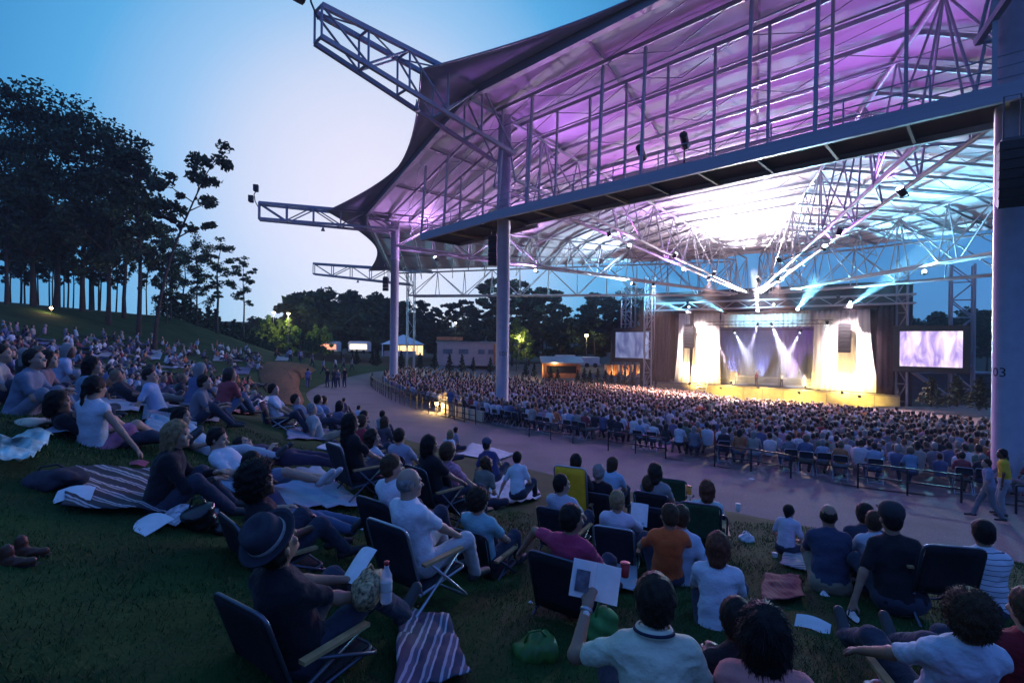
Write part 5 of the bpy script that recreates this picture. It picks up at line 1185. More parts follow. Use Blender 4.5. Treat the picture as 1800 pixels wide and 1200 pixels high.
def hat(o, J, m, band, brim=.17, top=.13, name='hat', label=None, tilt=12):
    H = J['H'] @ rotm('X', tilt); c = J['head']+J['H']@V3(0, -.012, .075)
    M = Matrix(H.tolist()).to_4x4(); M.translation = Vector(c)
    W = Matrix.Rotation(o.rotation_euler[2], 4, 'Z'); W.translation = o.location
    S = o.scale[0]; M2 = W @ Matrix.Diagonal((S, S, S, 1)) @ M
    e = empty(name, (0, 0, 0), label=label, cat='hat'); e.matrix_basis = M2
    if brim:
        MB().lathe([(brim, .018), (brim*1.0, .024), (brim*.8, .012), (.105, .004), (.100, 0), (brim*.8, .002), (brim*.98, .010)], (0, 0, 0), 36).build('brim', m, e, True)
        MB().lathe([(.108, .003), (.109, .04), (.104, top*.75), (.092, top), (.05, top+.008), (.02, top-.015)], (0, 0, 0), 30).build('crown', m, e, True)
        MB().lathe([(.1105, .006), (.1125, .010), (.1120, .034), (.1095, .038)], (0, 0, 0), 30).build('band', band, e, True)
    else:
        MB().lathe([(.100, -.035), (.103, .0), (.096, .04), (.07, .075), (.03, .09)], (0, 0, 0), 24).build('crown', m, e, True)
        MB().add([(-.075, .075, -.02), (.075, .075, -.02), (.06, .165, -.035), (-.06, .165, -.035), (-.075, .075, -.012), (.075, .075, -.012), (.06, .165, -.027), (-.06, .165, -.027)], [(3, 2, 1, 0), (4, 5, 6, 7), (0, 1, 5, 4), (1, 2, 6, 5), (2, 3, 7, 6), (3, 0, 4, 7)]).build('peak', m, e)
    return e
W_, DK, NV, JN, KH = (.62, .63, .66), (.018, .018, .024), (.03, .035, .07), (.042, .048, .075), (.26, .22, .16)
def sit(u, v, label, shirt, face=27, hair='short', hcol='dark', fab='black', pose='chair', chair=None, cl=None, tube=None, **k):
    o, J, t = person(u, v, pose, face, label, shirt, k.pop('legs', JN), hair, hcol=hcol, **k)
    if chair: c_ = dict(cl or {}); c_['seat'] = o['_pel']-.10; lawn_chair(Vector((o.location.x, o.location.y, min(o.location.z, ground(o.location.x, o.location.y)+.02))), o.rotation_euler[2], chair, fab, tube, S=o.scale[0], **c_)
    return o, J, t
# ---- nearest row
A1 = sit(1148, 1052, 'man in cream polo shirt with dark striped collar reading a raised white booklet', (.60, .60, .46), 8, 'short', 'dark', pose='knees', skin='m', hands=('grip', 'relax'), over=dict(pel=.27, lean=6, hands=((-.30, .36, .74), (.16, .34, .48)), epole=((-.9, -.3, -1), (1, -.6, -.8)), head=(-14, -12, 0), feet=((-.14, .66, .07), (.14, .66, .07))), sc=(1.02, 1), hp=108)
A2 = sit(1345, 1108, 'woman in salmon pink top with long black hair sitting bottom right of centre', (.66, .24, .22), 20, 'long', 'black', pose='knees', over=dict(pel=.20, lean=8, head=(10, -10, 0)), hp=112)
sit(1293, 1088, 'dark-clad child whose dark head shows behind the woman in salmon pink', DK, 0, 'short', 'black', pose='knees', S=.92, skin='d', over=dict(lean=10), hp=88)
A3 = sit(1700, 1082, 'curly-haired man in pale blue shirt lying back in a red lawn chair', (.52, .56, .66), 12, 'curly', 'brown', 'red', pose='chair_arms', chair='dark red lawn chair with grey tube frame in the bottom corner', tube=M_TUBEL, skin='m', over=dict(pel=.22, lean=-24, head=(-6, -6, 0), hands=((-.34, .30, .32), (.30, .28, .40)), feet=((-.2, .74, .08), (.1, .74, .08))), cl=dict(rec=28), hp=95)
sit(1806, 1088, 'person in dark red top cut off by the picture edge', (.22, .02, .03), 10, 'short', 'brown', pose='chair', over=dict(pel=.3), hp=85)
A4 = sit(1727, 946, 'man in white polo with thin dark stripes sitting beside the dark empty chair', stripes('striped_polo', [(0, (.60, .61, .68)), (.86, (.07, .07, .12))], 21), 22, 'short', 'black', pose='knees', skin='m', sc=(1.12, 1.1), over=dict(lean=4, pel=.2), hp=52)
A5 = sit(1566, 912, 'broad man in black shirt and dark cap on the striped blanket', DK, 14, 'crop', 'black', pose='side_lean_l', skin='m', sc=(1.3, 1.2), S=1.06, over=dict(roll=-4, lean=6), hp=56)
hat(A5[0], A5[1], mat('cap_dark', (.03, .03, .035), .9, .2), None, 0, name='cap', label='dark baseball cap on the broad man in black')
sit(1537, 916, 'woman in white top leaning against the broad man in black', (.5, .52, .6), 18, 'short', 'brown', pose='knees', S=.92, over=dict(head=(20, 0, 8)), hp=44)
A7 = sit(1456, 906, 'balding man in dark navy polo sitting on the striped blanket with knees drawn up', (.05, .06, .11), 24, 'rim', 'dark', pose='knees', skin='m', lg='shorts', feet=None, sc=(1.15, 1.1), legs=KH, hp=47)
sit(1520, 903, 'dark-haired person in dark shirt just beyond the balding man in navy', (.035, .04, .07), 30, 'short', 'black', pose='knees', skin='m', over=dict(lean=22), hp=44)
sit(1388, 897, 'small girl in white tee with black ponytail at the lawn edge', (.55, .50, .60), 50, 'pony', 'black', pose='cross', S=.72, over=dict(head=(10, -30, 0)), hp=27)
A11 = sit(1197, 930, 'man in light blue tee leaning back on his hand in front of the red-haired woman', (.42, .52, .64), 18, 'crop', 'brown', pose='side_lean', sc=(1.08, 1.05), over=dict(hands=((-.05, .34, .30), (.44, -.18, .05)), roll=6, lean=-4), S=1.08, hp=50)
A12 = sit(1262, 993, 'woman with red-brown bob in white top sitting on the lawn', (.58, .60, .68), 26, 'bob', 'red', pose='knees', over=dict(lean=8), hp=58)
A13 = sit(1176, 906, 'man in orange tee seated behind the man in light blue', (.62, .12, .035), 6, 'short', 'brown', pose='chair', skin='m', sc=(1.05, 1.05), over=dict(pel=.24, head=(-18, 0, 0)), hp=48)
A14 = sit(1085, 884, 'person with light brown hair in white shirt reading a sheet in a dark chair', (.60, .58, .68), 22, 'short', 'blond', 'navy', chair='dark navy lawn chair holding the reader in white', tube=M_TUBEL, sl='long', over=dict(hands=((-.2, .3, .52), (.20, .36, .66))), hp=42)
sit(1140, 851, 'man in white shirt seated between the reader and the dark-bobbed woman', (.55, .56, .64), 24, 'short', 'brown', 'navy', chair='low dark chair under the man in white shirt', hp=36)
sit(1152, 829, 'woman with dark bob and grey wrap seated nearer the walkway', (.28, .27, .28), 30, 'bob', 'dark', 'black', chair='dark chair under the woman in the grey wrap', hp=36)
A17 = sit(1243, 860, 'woman with dark red bob in mint shirt raising a beer cup', (.42, .58, .58), 20, 'bob', 'red', 'black', chair='black chair of the woman in mint', over=dict(hands=((-.22, .36, .80), (.2, .3, .5))), hands=('grip', 'relax'), hp=38)
sit(988, 851, 'young man with black hair in grey-white shirt looking aside in a dark chair', (.42, .43, .52), 30, 'short', 'black', 'navy', chair='dark navy chair of the young man looking aside', over=dict(head=(38, 0, 0)), hp=40)
sit(1053, 830, 'grey-haired man in black jacket seated by the yellow chair', DK, 26, 'short', 'grey', 'black', chair='black chair of the grey-haired man', sl='long', hp=34)
sit(1078, 815, 'person with brown hair in pale blue tee sitting nearest the walkway behind the yellow chair', (.35, .46, .60), 34, 'bob', 'brown', pose='knees', over=dict(head=(20, 0, 0)), hp=28)
YC = sit(1013, 812, 'dark-haired person hidden behind the back of the yellow chair', (.05, .05, .06), 24, 'short', 'black', 'yellow', chair='bright yellow high-backed lawn chair at the edge of the walkway', tube=M_TUBEL, cl=dict(back=.80, rec=12), over=dict(pel=.34, lean=-6, slump=.1), hp=34)
A21 = sit(1006, 912, 'woman in magenta shirt with short dark hair sprawling in a black chair', (.42, .045, .115), 34, 'short', 'black', 'black', chair='black lawn chair under the woman in magenta', sc=(1.08, 1.0), over=dict(hands=((-.52, .02, .64), (.22, .30, .5)), roll=5, head=(22, 0, 0), epole=((-1, .4, .6), (1, -.7, -.8))), skin='m', hp=60)
A22 = sit(842, 880, 'curly-haired boy in teal tee in a black chair', (.22, .46, .52), 28, 'curly', 'dark', 'black', chair='black lawn chair under the curly-haired boy', over=dict(head=(10, 0, 0)), hp=48)
A23 = sit(720, 849, 'balding man in white shirt seen from the side in a blue-black chair', (.70, .71, .76), 36, 'rim', 'grey', 'navy', chair='blue-black lawn chair with pale frame under the balding man', tube=M_TUBEL, sc=(1.12, 1.12), over=dict(hands=((-.02, .34, .56), (.16, .34, .52)), head=(22, 0, 0)), sl='short', legs=(.5, .5, .52), hp=62)
A24 = sit(690, 821, 'man with glasses in white shirt beside the balding man', (.66, .67, .74), 36, 'short', 'brown', 'navy', chair='dark chair half hidden beyond the balding man', sc=(1.1, 1.1), over=dict(head=(22, 0, 0)), hp=52)
sit(788, 795, 'woman with short curly blond hair in pink patterned top', mat('pink_print', (.50, .24, .34), .9, .5, 26), 34, 'curly', 'brown', 'black', chair='black chair with wooden armrest under the woman in pink', hp=36)
sit(756, 781, 'dark-haired woman in black with sunglasses pushed up', DK, 44, 'bob', 'black', 'black', chair='black chair of the woman with sunglasses', skin='m', over=dict(head=(16, 0, 0)), hp=38)
sit(703, 766, 'man in grey shirt with dark hair, back turned, in front of the glasses man', (.32, .35, .44), 22, 'short', 'dark', 'black', chair='dark chair of the man in grey', sc=(1.15, 1.1), hp=32)
sit(655, 769, 'woman with long dark hair and white blouse in a black chair, profile', (.5, .54, .64), 46, 'long', 'dark', 'black', chair='black chair at the end of the seated row on the lawn', over=dict(head=(20, 0, 0)), hp=34)
sit(637, 749, 'person in red top with curly brown hair', (.40, .04, .06), 40, 'curly', 'brown', 'black', chair='black chair of the person in red', hp=26)
for u, v, c, hr, hc, ps, lab in ((617, 743, DK, 'long', 'black', 'chair', 'dark long-haired person in black beside the one in red'), (641, 731, (.1, .1, .14), 'short', 'black', 'knees', 'dark-haired man sitting just beyond the one in red'), (673, 728, (.25, .22, .24), 'short', 'dark', 'knees', 'man in brown-grey shirt near the walkway edge'), (677, 741, (.08, .07, .09), 'bob', 'brown', 'knees', 'brown-haired woman in black hugging her knees near the walkway'),
    (631, 717, (.5, .52, .6), 'short', 'dark', 'knees', 'small figure in white at the walkway edge'), (570, 704, (.24, .28, .42), 'short', 'brown', 'knees', 'man in slate blue shirt sitting at the lawn edge'), (598, 713, (.14, .13, .2), 'long', 'black', 'cross', 'woman with black curls in patterned top at the lawn edge'), (605, 703, (.1, .1, .16), 'short', 'black', 'knees', 'dark-haired man beside the woman with black curls'), (560, 703, (.35, .40, .52), 'short', 'dark', 'knees', 'person in pale shirt beyond the grey-haired man in beige'),
    (793, 763, (.6, .6, .66), 'long', 'blond', 'cross', 'blond woman in white sitting close to the walkway'), (802, 756, (.3, .25, .3), 'short', 'black', 'cross', 'dark-haired person beside the blond woman in white')):
    sit(u, v, lab, c, 34+rnd.uniform(-8, 14), hr, hc, pose=ps, chair='black lawn chair of the long-haired person beside the red top' if ps == 'chair' else None)
sit(549, 719, 'grey-haired man in beige shirt sitting alone on the grass', (.42, .42, .40), 44, 'short', 'grey', pose='back', sc=(1.1, 1.1), legs=KH, hp=24)
sit(910, 804, 'woman in white long-sleeved top with white hair band leaning on the grass', (.58, .60, .66), 30, 'short', 'black', pose='side_lean_l', over=dict(lean=18, head=(-6, -10, 0)), hp=26)
A34 = sit(856, 763, 'man in navy tee and cap sitting at the walkway edge', (.055, .06, .16), 24, 'crop', 'dark', pose='side_lean_l', sc=(1.2, 1.1), S=1.05, hp=24)
hat(A34[0], A34[1], mat('cap_navy', (.06, .07, .12), .9, .2), None, 0, name='cap', label='navy cap on the man at the walkway edge')
sit(856, 808, 'girl with long brown hair in olive tee bent over a pink book', (.16, .17, .15), 40, 'long', 'brown', pose='cross', over=dict(head=(10, -30, 0)), S=.9, hp=28)
# ---- left foreground
B1 = sit(488, 958, 'person in black tee and dark felt hat reading in the nearest lawn chair', DK, 32, 'short', 'dark', 'black', chair='black lawn chair with shiny tube frame under the person in the hat', skin='m', sc=(1.15, 1.15), over=dict(pel=.27, lean=-20, hands=((-.02, .38, .50), (.20, .36, .46)), head=(-4, -34, 0), feet=((-.12, .64, .08), (.16, .66, .08))), cl=dict(back=.56, rec=20), hands='grip', hp=92)
hat(B1[0], B1[1], mat('felt_hat', (.03, .032, .05), .9, .15, 30, .3, 150), mat('hat_band', (.30, .28, .27), .5, .2, 40), .165, .125, label='dark felt hat with a pale cord band')
sit(458, 868, 'person with large black curly hair and glasses in black dotted top', mat('dotted_black', (.015, .015, .02), .9, .4, 40), 44, 'afro', 'black', pose='chair', chair='black lawn chair under the person with large black curly hair', skin='d', over=dict(head=(22, -6, 0), pel=.28), hp=62)
sit(312, 787, 'woman with long dark blond hair in black jacket sitting on the striped blanket, profile', DK, 64, 'long', 'blond', pose='knees', sl='long', sc=(1.1, 1.15), over=dict(head=(14, 0, 0), lean=10), hp=56)
B4 = sit(383, 771, 'man in white shirt and denim shorts lying propped on his side', (.62, .68, .74), 88, 'short', 'black', pose='recline', lg='shorts', legs=(.16, .20, .30), shoem=M_SHOEW, sc=(1.1, 1.1), over=dict(lean=-52, head=(-10, 10, 0), feet=((-.1, .84, .10), (.05, .80, .12))), hp=44)
sit(445, 838, 'person in navy shirt and jeans lying behind the one with large black hair', (.04, .05, .11), 96, 'short', 'black', pose='recline', over=dict(lean=-40), legs=(.08, .12, .22), hp=48)
sit(428, 768, 'person in dark purple lying flat beyond the man in white shirt', (.05, .03, .07), 92, 'bob', 'black', pose='lie', legs=(.05, .035, .07), hp=36)
sit(168, 688, 'woman in white tank top and pink shorts leaning on one arm on the white blanket', (.56, .62, .70), 10, 'pony', 'black', pose='side_lean', sl='tank', lg='shorts', legs=(.40, .16, .28), feet=None, over=dict(hands=((-.36, -.05, .05), (.46, .12, .05)), roll=8), hp=46)
sit(104, 706, 'dark-haired woman in black lying beside the woman in white tank top', DK, 52, 'bob', 'black', pose='recline', skin='m', hp=46)
sit(62, 641, 'man in grey-brown shirt and khaki trousers resting an arm on his knee', (.16, .20, .27), 70, 'short', 'dark', pose='knees', legs=(.20, .22, .27), sc=(1.12, 1.1), over=dict(head=(10, -10, 0)), hp=42)
sit(86, 640, 'woman sitting close beyond the man in grey-brown with hand at her chin', (.22, .15, .16), 60, 'bob', 'dark', pose='knees', hp=36)
sit(164, 661, 'woman with long straight black hair behind the one in white tank top', (.18, .26, .34), 58, 'long', 'black', pose='cross', hp=36)
sit(320, 731, 'dark-haired woman in pale top lying propped up near the black jacket', (.40, .50, .58), 78, 'bob', 'black', pose='recline', legs=(.45, .47, .52), hp=38)
sit(360, 691, 'person in grey patterned top reading a newspaper', (.17, .17, .20), 66, 'short', 'dark', pose='knees', sc=(1.1, 1.1), hp=30)
sit(264, 664, 'man in light blue shirt leaning back in dark trousers', (.34, .42, .60), 74, 'short', 'dark', pose='back', legs=DK, hp=30)
sit(481, 705, 'woman in white blouse and dark hair in a side-on lawn chair', (.55, .58, .66), 78, 'short', 'dark', 'navy', chair='lawn chair with pale tube legs standing side-on in the lawn crowd', tube=M_TUBEL, hp=24)
sit(4, 648, 'person in pale orange-white shirt at the very edge', (.55, .45, .42), 60, 'short', 'dark', pose='knees', hp=38)
sit(520, 700, 'person with dark hair reclining beside the woman in the side-on chair', (.2, .22, .3), 74, 'short', 'dark', pose='recline', hp=22)
# ---- empty chairs
def chair_at(u, v, face, label, fab, **k): p = on_ground(u, v); return lawn_chair(p, -R(face), label, fab, **k)
chair_at(1636, 1082, 12, 'empty black lawn chair between the broad man in black and the striped polo', 'black', back=.5); chair_at(1232, 985, 24, 'empty green-backed lawn chair behind the man in orange', 'green', tube=M_TUBE); chair_at(1186, 908, 26, 'empty dark green chair beside the woman in mint', 'green', back=.5)
# ---- people standing and walking on the walkway
def stand(u, v, label, shirt, face, hair='short', hcol='dark', pose='stand', **k):
    p = on_ground(u, v); J = skeleton(POSES[pose]); o, J, t = person(u, v, pose, face, label, shirt, k.pop('legs', NV), hair, hcol=hcol, d=p.y, group='people on the walkway', **k); o.location = (p.x, p.y, ground(p.x, p.y)); return o
stand(1764, 908, 'steward in yellow shirt and pale trousers standing by the 103 column', (.62, .40, .03), -50, 'short', 'black', legs=(.30, .30, .33), skin='d')
stand(1738, 916, 'person in pale top and grey trousers walking beside the steward in yellow', (.25, .26, .36), -60, 'short', 'dark', 'walk', legs=(.16, .17, .2), S=.9)
stand(541, 683, 'person in blue walking alone past the mulch bed', (.10, .14, .32), -20, 'short', 'dark', 'walk', legs=(.08, .1, .2)); stand(576, 681, 'person in black at the near end of the dark group on the walkway', DK, 200); stand(587, 682, 'person in dark jacket second in the group on the walkway', (.06, .05, .06), 190, 'long', 'brown')
stand(594, 683, 'person in grey walking in the middle of the dark group', (.14, .14, .18), 170, 'short', 'dark', 'walk'); stand(606, 681, 'tall person in black at the pavilion end of the dark group', DK, 200, S=1.05)
for u, v, c, lab in ((568, 659, (.2, .24, .4), 'small far walker in blue beside the railing'), (590, 655, (.4, .4, .5), 'small far walker in white on the walkway'), (604, 651, (.12, .12, .2), 'small far walker in dark clothes on the walkway'), (618, 653, (.3, .25, .3), 'small far walker in mauve near the railing'), (528, 640, (.2, .2, .35), 'far walker near the low grey wall'), (510, 637, (.3, .35, .5), 'far walker in pale blue near the low grey wall'), (548, 646, (.1, .1, .16), 'far walker in black beyond the mulch bed')):
    stand(u, v, lab, c, rnd.uniform(0, 360), pose='walk')
stand(792, 734, 'usher in pale trousers standing by the glowing step lamp', (.10, .12, .24), 30, 'crop', 'grey', legs=(.45, .36, .25))
# ---- performers and followspot crew
for a, b, c, lab, rz in ((-1.4, 3.6, (.2, .05, .2), 'singer at the microphone on the drum side of the stage', 200), (1.7, 3.5, (.6, .6, .6), 'performer in white at the middle microphone', 190), (4.3, 4.0, (.1, .1, .2), 'performer in dark clothes toward the bright screen', 185), (8.9, 2.2, (.05, .05, .05), 'stagehand standing before the white curtain by the bright screen', 170), (-2.2, 8.9, (.1, .1, .1), 'drummer behind the drum kit', 180), (-4.2, 4.6, (.5, .1, .1), 'guitarist in red near the drum-side amplifier', 205), (6.2, 5.0, (.5, .45, .3), 'player in tan beside the bright-screen-side amplifier', 175), (3.2, 7.9, (.3, .3, .5), 'singer in pale blue on the riser', 180), (5.6, 7.9, (.6, .55, .5), 'singer in cream on the riser', 180)):
    q = st(a, b, SZ if b < 7.5 else SZ+.9); o, J, t = person(1300, 660, 'chair_fwd' if 'drummer' in lab else 'stand', rz+30, lab, c, NV, 'short', d=60, group='performers on stage'); o.location = q
for u, v, lab in ((1238, 268, 'followspot operator on the catwalk by the larger spotlight'), (1158, 290, 'followspot operator on the catwalk by the smaller spotlight')):
    dd = ray(u, v); a, b = CW[1], CW[2]; nrm = Vector((-(b-a).y, (b-a).x, 0)).normalized(); t = (a+nrm*-.8).dot(nrm)/dd.dot(nrm) if (nrm.dot(F-a) < 0) else (a+nrm*.8).dot(nrm)/dd.dot(nrm); q = dd*t
    e = empty('followspot', Vector((q.x, q.y, 7.9))+Vector((-.75, .45, 0)), R(-25), label='black followspot on the catwalk, '+('second from the middle column' if u > 1200 else 'first from the middle column'), cat='spotlight', group='followspots')
    MB().tube([(0, 0, 0), (0, 0, 1.2)], .04, 6).box((0, 0, .03), (.6, .6, .05)).build('stand', M_BLACK, e); MB().lathe([(.16, -.5), (.18, -.45), (.18, .35), (.22, .5), (.21, .52)], (0, 0, 1.45), 14, M=Matrix.Rotation(R(-100), 3, 'X')).build('barrel', M_BLACK, e, True)
# ============================================================ crowds
PAL = [(.50, .52, .58), (.60, .60, .62), (.30, .36, .48), (.10, .12, .22), (.03, .03, .04), (.18, .18, .21), (.34, .30, .26), (.26, .05, .06), (.42, .16, .07), (.18, .28, .40), (.42, .26, .32), (.10, .16, .12)]
PN = ['pale grey', 'white', 'light blue', 'navy', 'black', 'charcoal', 'beige', 'dark red', 'rust orange', 'blue', 'pink', 'dark green']
CM = [objcol('crowd_skin', .6, 'random2', [(.42, .25, .18), (.36, .2, .14), (.30, .17, .11), (.10, .05, .035)]), objcol('crowd_shirt'), objcol('crowd_trousers', .9, 'random', [(.05, .06, .11), (.20, .18, .15), (.03, .03, .04), (.26, .26, .29), (.08, .11, .19)]), objcol('crowd_hair', .6, 'random2', [(.010, .008, .008), (.022, .014, .010), (.05, .028, .016), (.15, .10, .06), (.22, .21, .2)]), M_SHOE]
def template(pose, hair, sl, over=None, h=.03):
    P = dict(POSES[pose]); P.update(over or {}); out, J = build_person(P, h, sl, 'long', hair, (1.08, 1.05), fine=False)
    v, f, m = merge([(out['body'][0], out['body'][1], 0), out['shirt']+(1,), out['trousers']+(2,), out['hair']+(3,), *[q_+(4,) for q_ in out['shoes']]])
    return mesh_from('person', v, f, CM, m, True)
TPL = {'sitting with knees up': [template('knees', 'short', 'short'), template('knees', 'bob', 'short', dict(head=(30, 0, 0), lean=16))], 'leaning back': [template('back', 'short', 'short'), template('side_lean', 'long', 'short', dict(head=(-20, 0, 0)))],
       'sitting cross-legged': [template('cross', 'bob', 'long'), template('cross', 'short', 'short', dict(head=(25, -15, 0)))], 'reclining': [template('recline', 'short', 'short'), template('recline', 'long', 'tank', dict(lean=-40))], 'lying down': [template('lie', 'bob', 'short')]}
LAWN = []
def lawn_person(p, face, pose, ci, where):
    ms = TPL[pose]; o = link('person', ms[rnd.randrange(len(ms))], None, None, label='person in %s top %s %s' % (PN[ci], pose, where), cat='person', group='lawn crowd')
    c = PAL[ci]; k = rnd.uniform(.85, 1.12); o.color = (c[0]*k, c[1]*k, c[2]*k, 1); s = rnd.uniform(.9, 1.06); o.scale = (s, s, s); o.location = p; o.rotation_euler = (0, 0, -R(face)); LAWN.append(p); return o
fixed = [o.location.copy() for o in COL.objects if o.name.startswith('person') and o.parent is None]
n = 0; tries = 0
while n < 200 and tries < 9000:
    tries += 1; u = rnd.uniform(-5, 540); top = 586+.075*u; bot = 690+.12*u if u < 420 else 726-.35*(u-420)
    v = top+(bot-top)*rnd.random()**1.05
    if u > 450 and 632 < v < 715 and u > 455: continue
    p = on_ground(u, v); th, r_ = polar(p.x, p.y)
    if p.y < 9 or r_ < redge(th)+.6 or any((p-q).length < .62 for q in LAWN) or any((p-q).length < 1.0 for q in fixed): continue
    where = 'below the tall trees' if u < 180 else 'on the middle slope' if u < 340 else 'near the mulch bed'
    if v < top+14: where = 'along the upper lawn'
    lawn_person(p, math.degrees(math.atan2(F.x-p.x, F.y-p.y))+rnd.uniform(-28, 28), rnd.choice(list(TPL)+['sitting with knees up', 'leaning back', 'sitting with knees up']), min(11, int(rnd.random()**1.25*12)), where); n += 1
# blankets and chairs scattered among them
BC = [('white', (.36, .40, .46)), ('pale blue', (.20, .30, .40)), ('grey', (.25, .25, .29)), ('red', (.26, .05, .06)), ('dark blue', (.06, .08, .17))]
for k in range(34):
    u = rnd.uniform(0, 520); top = 592+.075*u; bot = 680+.12*u if u < 420 else 722-.35*(u-420); v = rnd.uniform(top, bot); p = on_ground(u, v); th, r_ = polar(p.x, p.y)
    if (u > 450 and v > 632) or r_ < redge(th)+1: continue
    i = rnd.randrange(5); du, dv = 880*.9/p.y, 880*.30/p.y
    blanket([(u-du, v+dv), (u+du*.7, v+dv*1.1), (u+du, v-dv), (u-du*.8, v-dv)], '%s blanket spread under people on the %s' % (BC[i][0], 'upper lawn' if v < top+25 else 'slope below the trees' if u < 240 else 'slope near the mulch bed'), cloth(BC[i][1]), wr=.03, n=10, group='blankets in the lawn crowd')
# ---- seated audience: the nearest rows one by one, the rest as one mass
SEAT = [template('chair_fwd', 'short', 'short', dict(pel=.52, lean=2, feet=((-.13, .42, .08), (.13, .42, .08)), hands=((-.12, .3, .62), (.12, .3, .62))), .028), template('chair_fwd', 'bob', 'long', dict(pel=.52, lean=-4, head=(28, 0, 0), feet=((-.13, .45, .08), (.13, .45, .08)), hands=((-.12, .3, .62), (.12, .3, .62))), .028),
        template('chair_fwd', 'curly', 'short', dict(pel=.52, lean=8, head=(-22, 0, 0), feet=((-.13, .45, .08), (.13, .45, .08)), hands=((-.14, .36, .62), (.14, .36, .62))), .028)]
_c = MB(); w_ = .21
_c.tube(rounded([(-w_, -.26, .0), (-w_, .06, .43), (-w_-.0, .20, .0)], .02), .012, 6).tube(rounded([(w_, -.26, 0), (w_, .06, .43), (w_, .20, 0)], .02), .012, 6).tube([(-w_, -.2, .08), (w_, -.2, .08)], .01, 6)
FC = [('legs', _c.mesh('legs', M_TUBEL)), ('seat', MB().box((0, .0, .44), (.40, .40, .025)).mesh('seat', M_CHF['black'])), ('backrest', MB().box((0, -.23, .74), (.40, .02, .20), M=Matrix.Rotation(R(-8), 3, 'X')).mesh('backrest', M_CHF['black'])), ('back_frame', MB().tube(rounded([(-w_, -.17, .40), (-w_, -.25, .86), (w_, -.25, .86), (w_, -.17, .40)], .06), .012, 6).mesh('back_frame', M_TUBEL, True))]
def crowd_color():
    r_ = rnd.random(); return PAL[1] if r_ < .10 else PAL[0] if r_ < .22 else PAL[rnd.choice((2, 3, 4, 4, 5, 5, 6, 7, 8, 9, 10, 11, 3, 6))]
near = 0; rows = []; cnt = [0]*60
k = 0; dr = 1.05
while True:
    back = 1.05+.86*k
    if 52-back < 6: break
    rows.append(back); k += 1
mass = []
for ri, back in enumerate(rows):
    th = 178.0
    while th < 266:
        r_ = rin(th)-back
        if r_ < 7: break
        th += math.degrees((.50+rnd.uniform(-.05, .12))/r_)
        if rnd.random() < (.16 if ri == 0 else .05): continue
        if any(abs(th-a) < 28/r_ for a in (203, 222.6, 239)) and ri > 1: continue           # aisles
        p = pol(th, r_+rnd.uniform(-.16, .16)); p.z = ground(p.x, p.y)
        if p.y < 1 or any((p-pol(L_[0], L_[1], p.z)).length < .75 for L_ in LINES): continue
        px = 900+FPX*p.x/p.y
        if px > 1830: continue
        if ri < 3 and 214 < th < 256 and near < 96:
            c = crowd_color(); ci = PAL.index(c)
            o = link('person', SEAT[rnd.randrange(3)], None, None, label='person in %s top, %s along the %s pavilion row from the step lamp' % (PN[ci], ORD[cnt[ri]], ('last', 'second last', 'third last')[ri]), cat='person', group='seated audience, nearest rows'); cnt[ri] += 1
            o.color = c+(1,); o.location = p; o.rotation_euler = (0, 0, R(th+90)+rnd.uniform(-.2, .2)); s = rnd.uniform(.94, 1.06); o.scale = (s, s, s); near += 1
            if ri == 0 and rnd.random() < .7:
                e = empty('folding_chair', p, o.rotation_euler[2], label='black folding chair, %s along the last pavilion row from the step lamp' % ORD[cnt[ri]-1], cat='chair', group='folding chairs of the last row')
                for nm, me in FC: link(nm, me, e)
        else: mass.append((p.x, p.y, p.z, R(th+90), ri))
def low_person():
    """a seated figure of few faces: torso with arms, head, hair"""
    m = MB()
    def ringed(prof, n, mi, fx=1., cy=0.0):
        vs = []; fs = []
        for (rx, ry, y, z) in prof:
            for q in range(n): a = 2*math.pi*q/n; vs.append((rx*math.cos(a), y+ry*math.sin(a), z))
        for i in range(len(prof)-1):
            for q in range(n): fs.append((i*n+q, i*n+(q+1) % n, (i+1)*n+(q+1) % n, (i+1)*n+q))
        fs.append(tuple((len(prof)-1)*n+q for q in range(n))); m.add(vs, fs, mi)
    ringed([(.17, .13, 0, .42), (.20, .13, -.01, .62), (.235, .125, -.02, .82), (.22, .10, -.02, .93), (.10, .07, -.01, .99)], 8, 1)
    ringed([(.05, .05, 0, .97), (.07, .075, .02, 1.05), (.078, .09, .03, 1.13), (.07, .085, .02, 1.2), (.03, .04, .01, 1.25)], 7, 0)
    ringed([(.075, .07, -.025, 1.06), (.092, .092, -.02, 1.15), (.085, .09, -.01, 1.22), (.04, .045, 0, 1.27)], 7, 2)
    ringed([(.17, .12, .05, .40), (.17, .1, .45, .52), (.14, .08, .5, .48)], 6, 3)
    return m
LP = low_person(); LV = np.array([tuple(v) for v in LP.v]); tris = []; tm_ = []
for f, mi in zip(LP.f, LP.m):
    for q in range(1, len(f)-1): tris.append((f[0], f[q], f[q+1])); tm_.append(mi)
LT = np.array(tris); tm_ = np.array(tm_)
NM = len(mass); A = np.array(mass); yaw = A[:, 3]+rng.normal(size=NM)*.25; scl = (.86+.24*rng.random(NM))
X = LV[None]*scl[:, None, None]*np.stack([np.ones(NM), np.ones(NM), .96+.1*rng.random(NM)], 1)[:, None, :]
lean = rng.normal(size=(NM, 2))*.06; X[:, :, 0] += lean[:, 0:1]*X[:, :, 2]; X[:, :, 1] += (lean[:, 1:2]+.03)*X[:, :, 2]
cs, sn = np.cos(yaw)[:, None], np.sin(yaw)[:, None]
Vc = np.stack([X[:, :, 0]*cs-X[:, :, 1]*sn+A[:, 0:1], X[:, :, 0]*sn+X[:, :, 1]*cs+A[:, 1:2], X[:, :, 2]+A[:, 2:3]], -1)
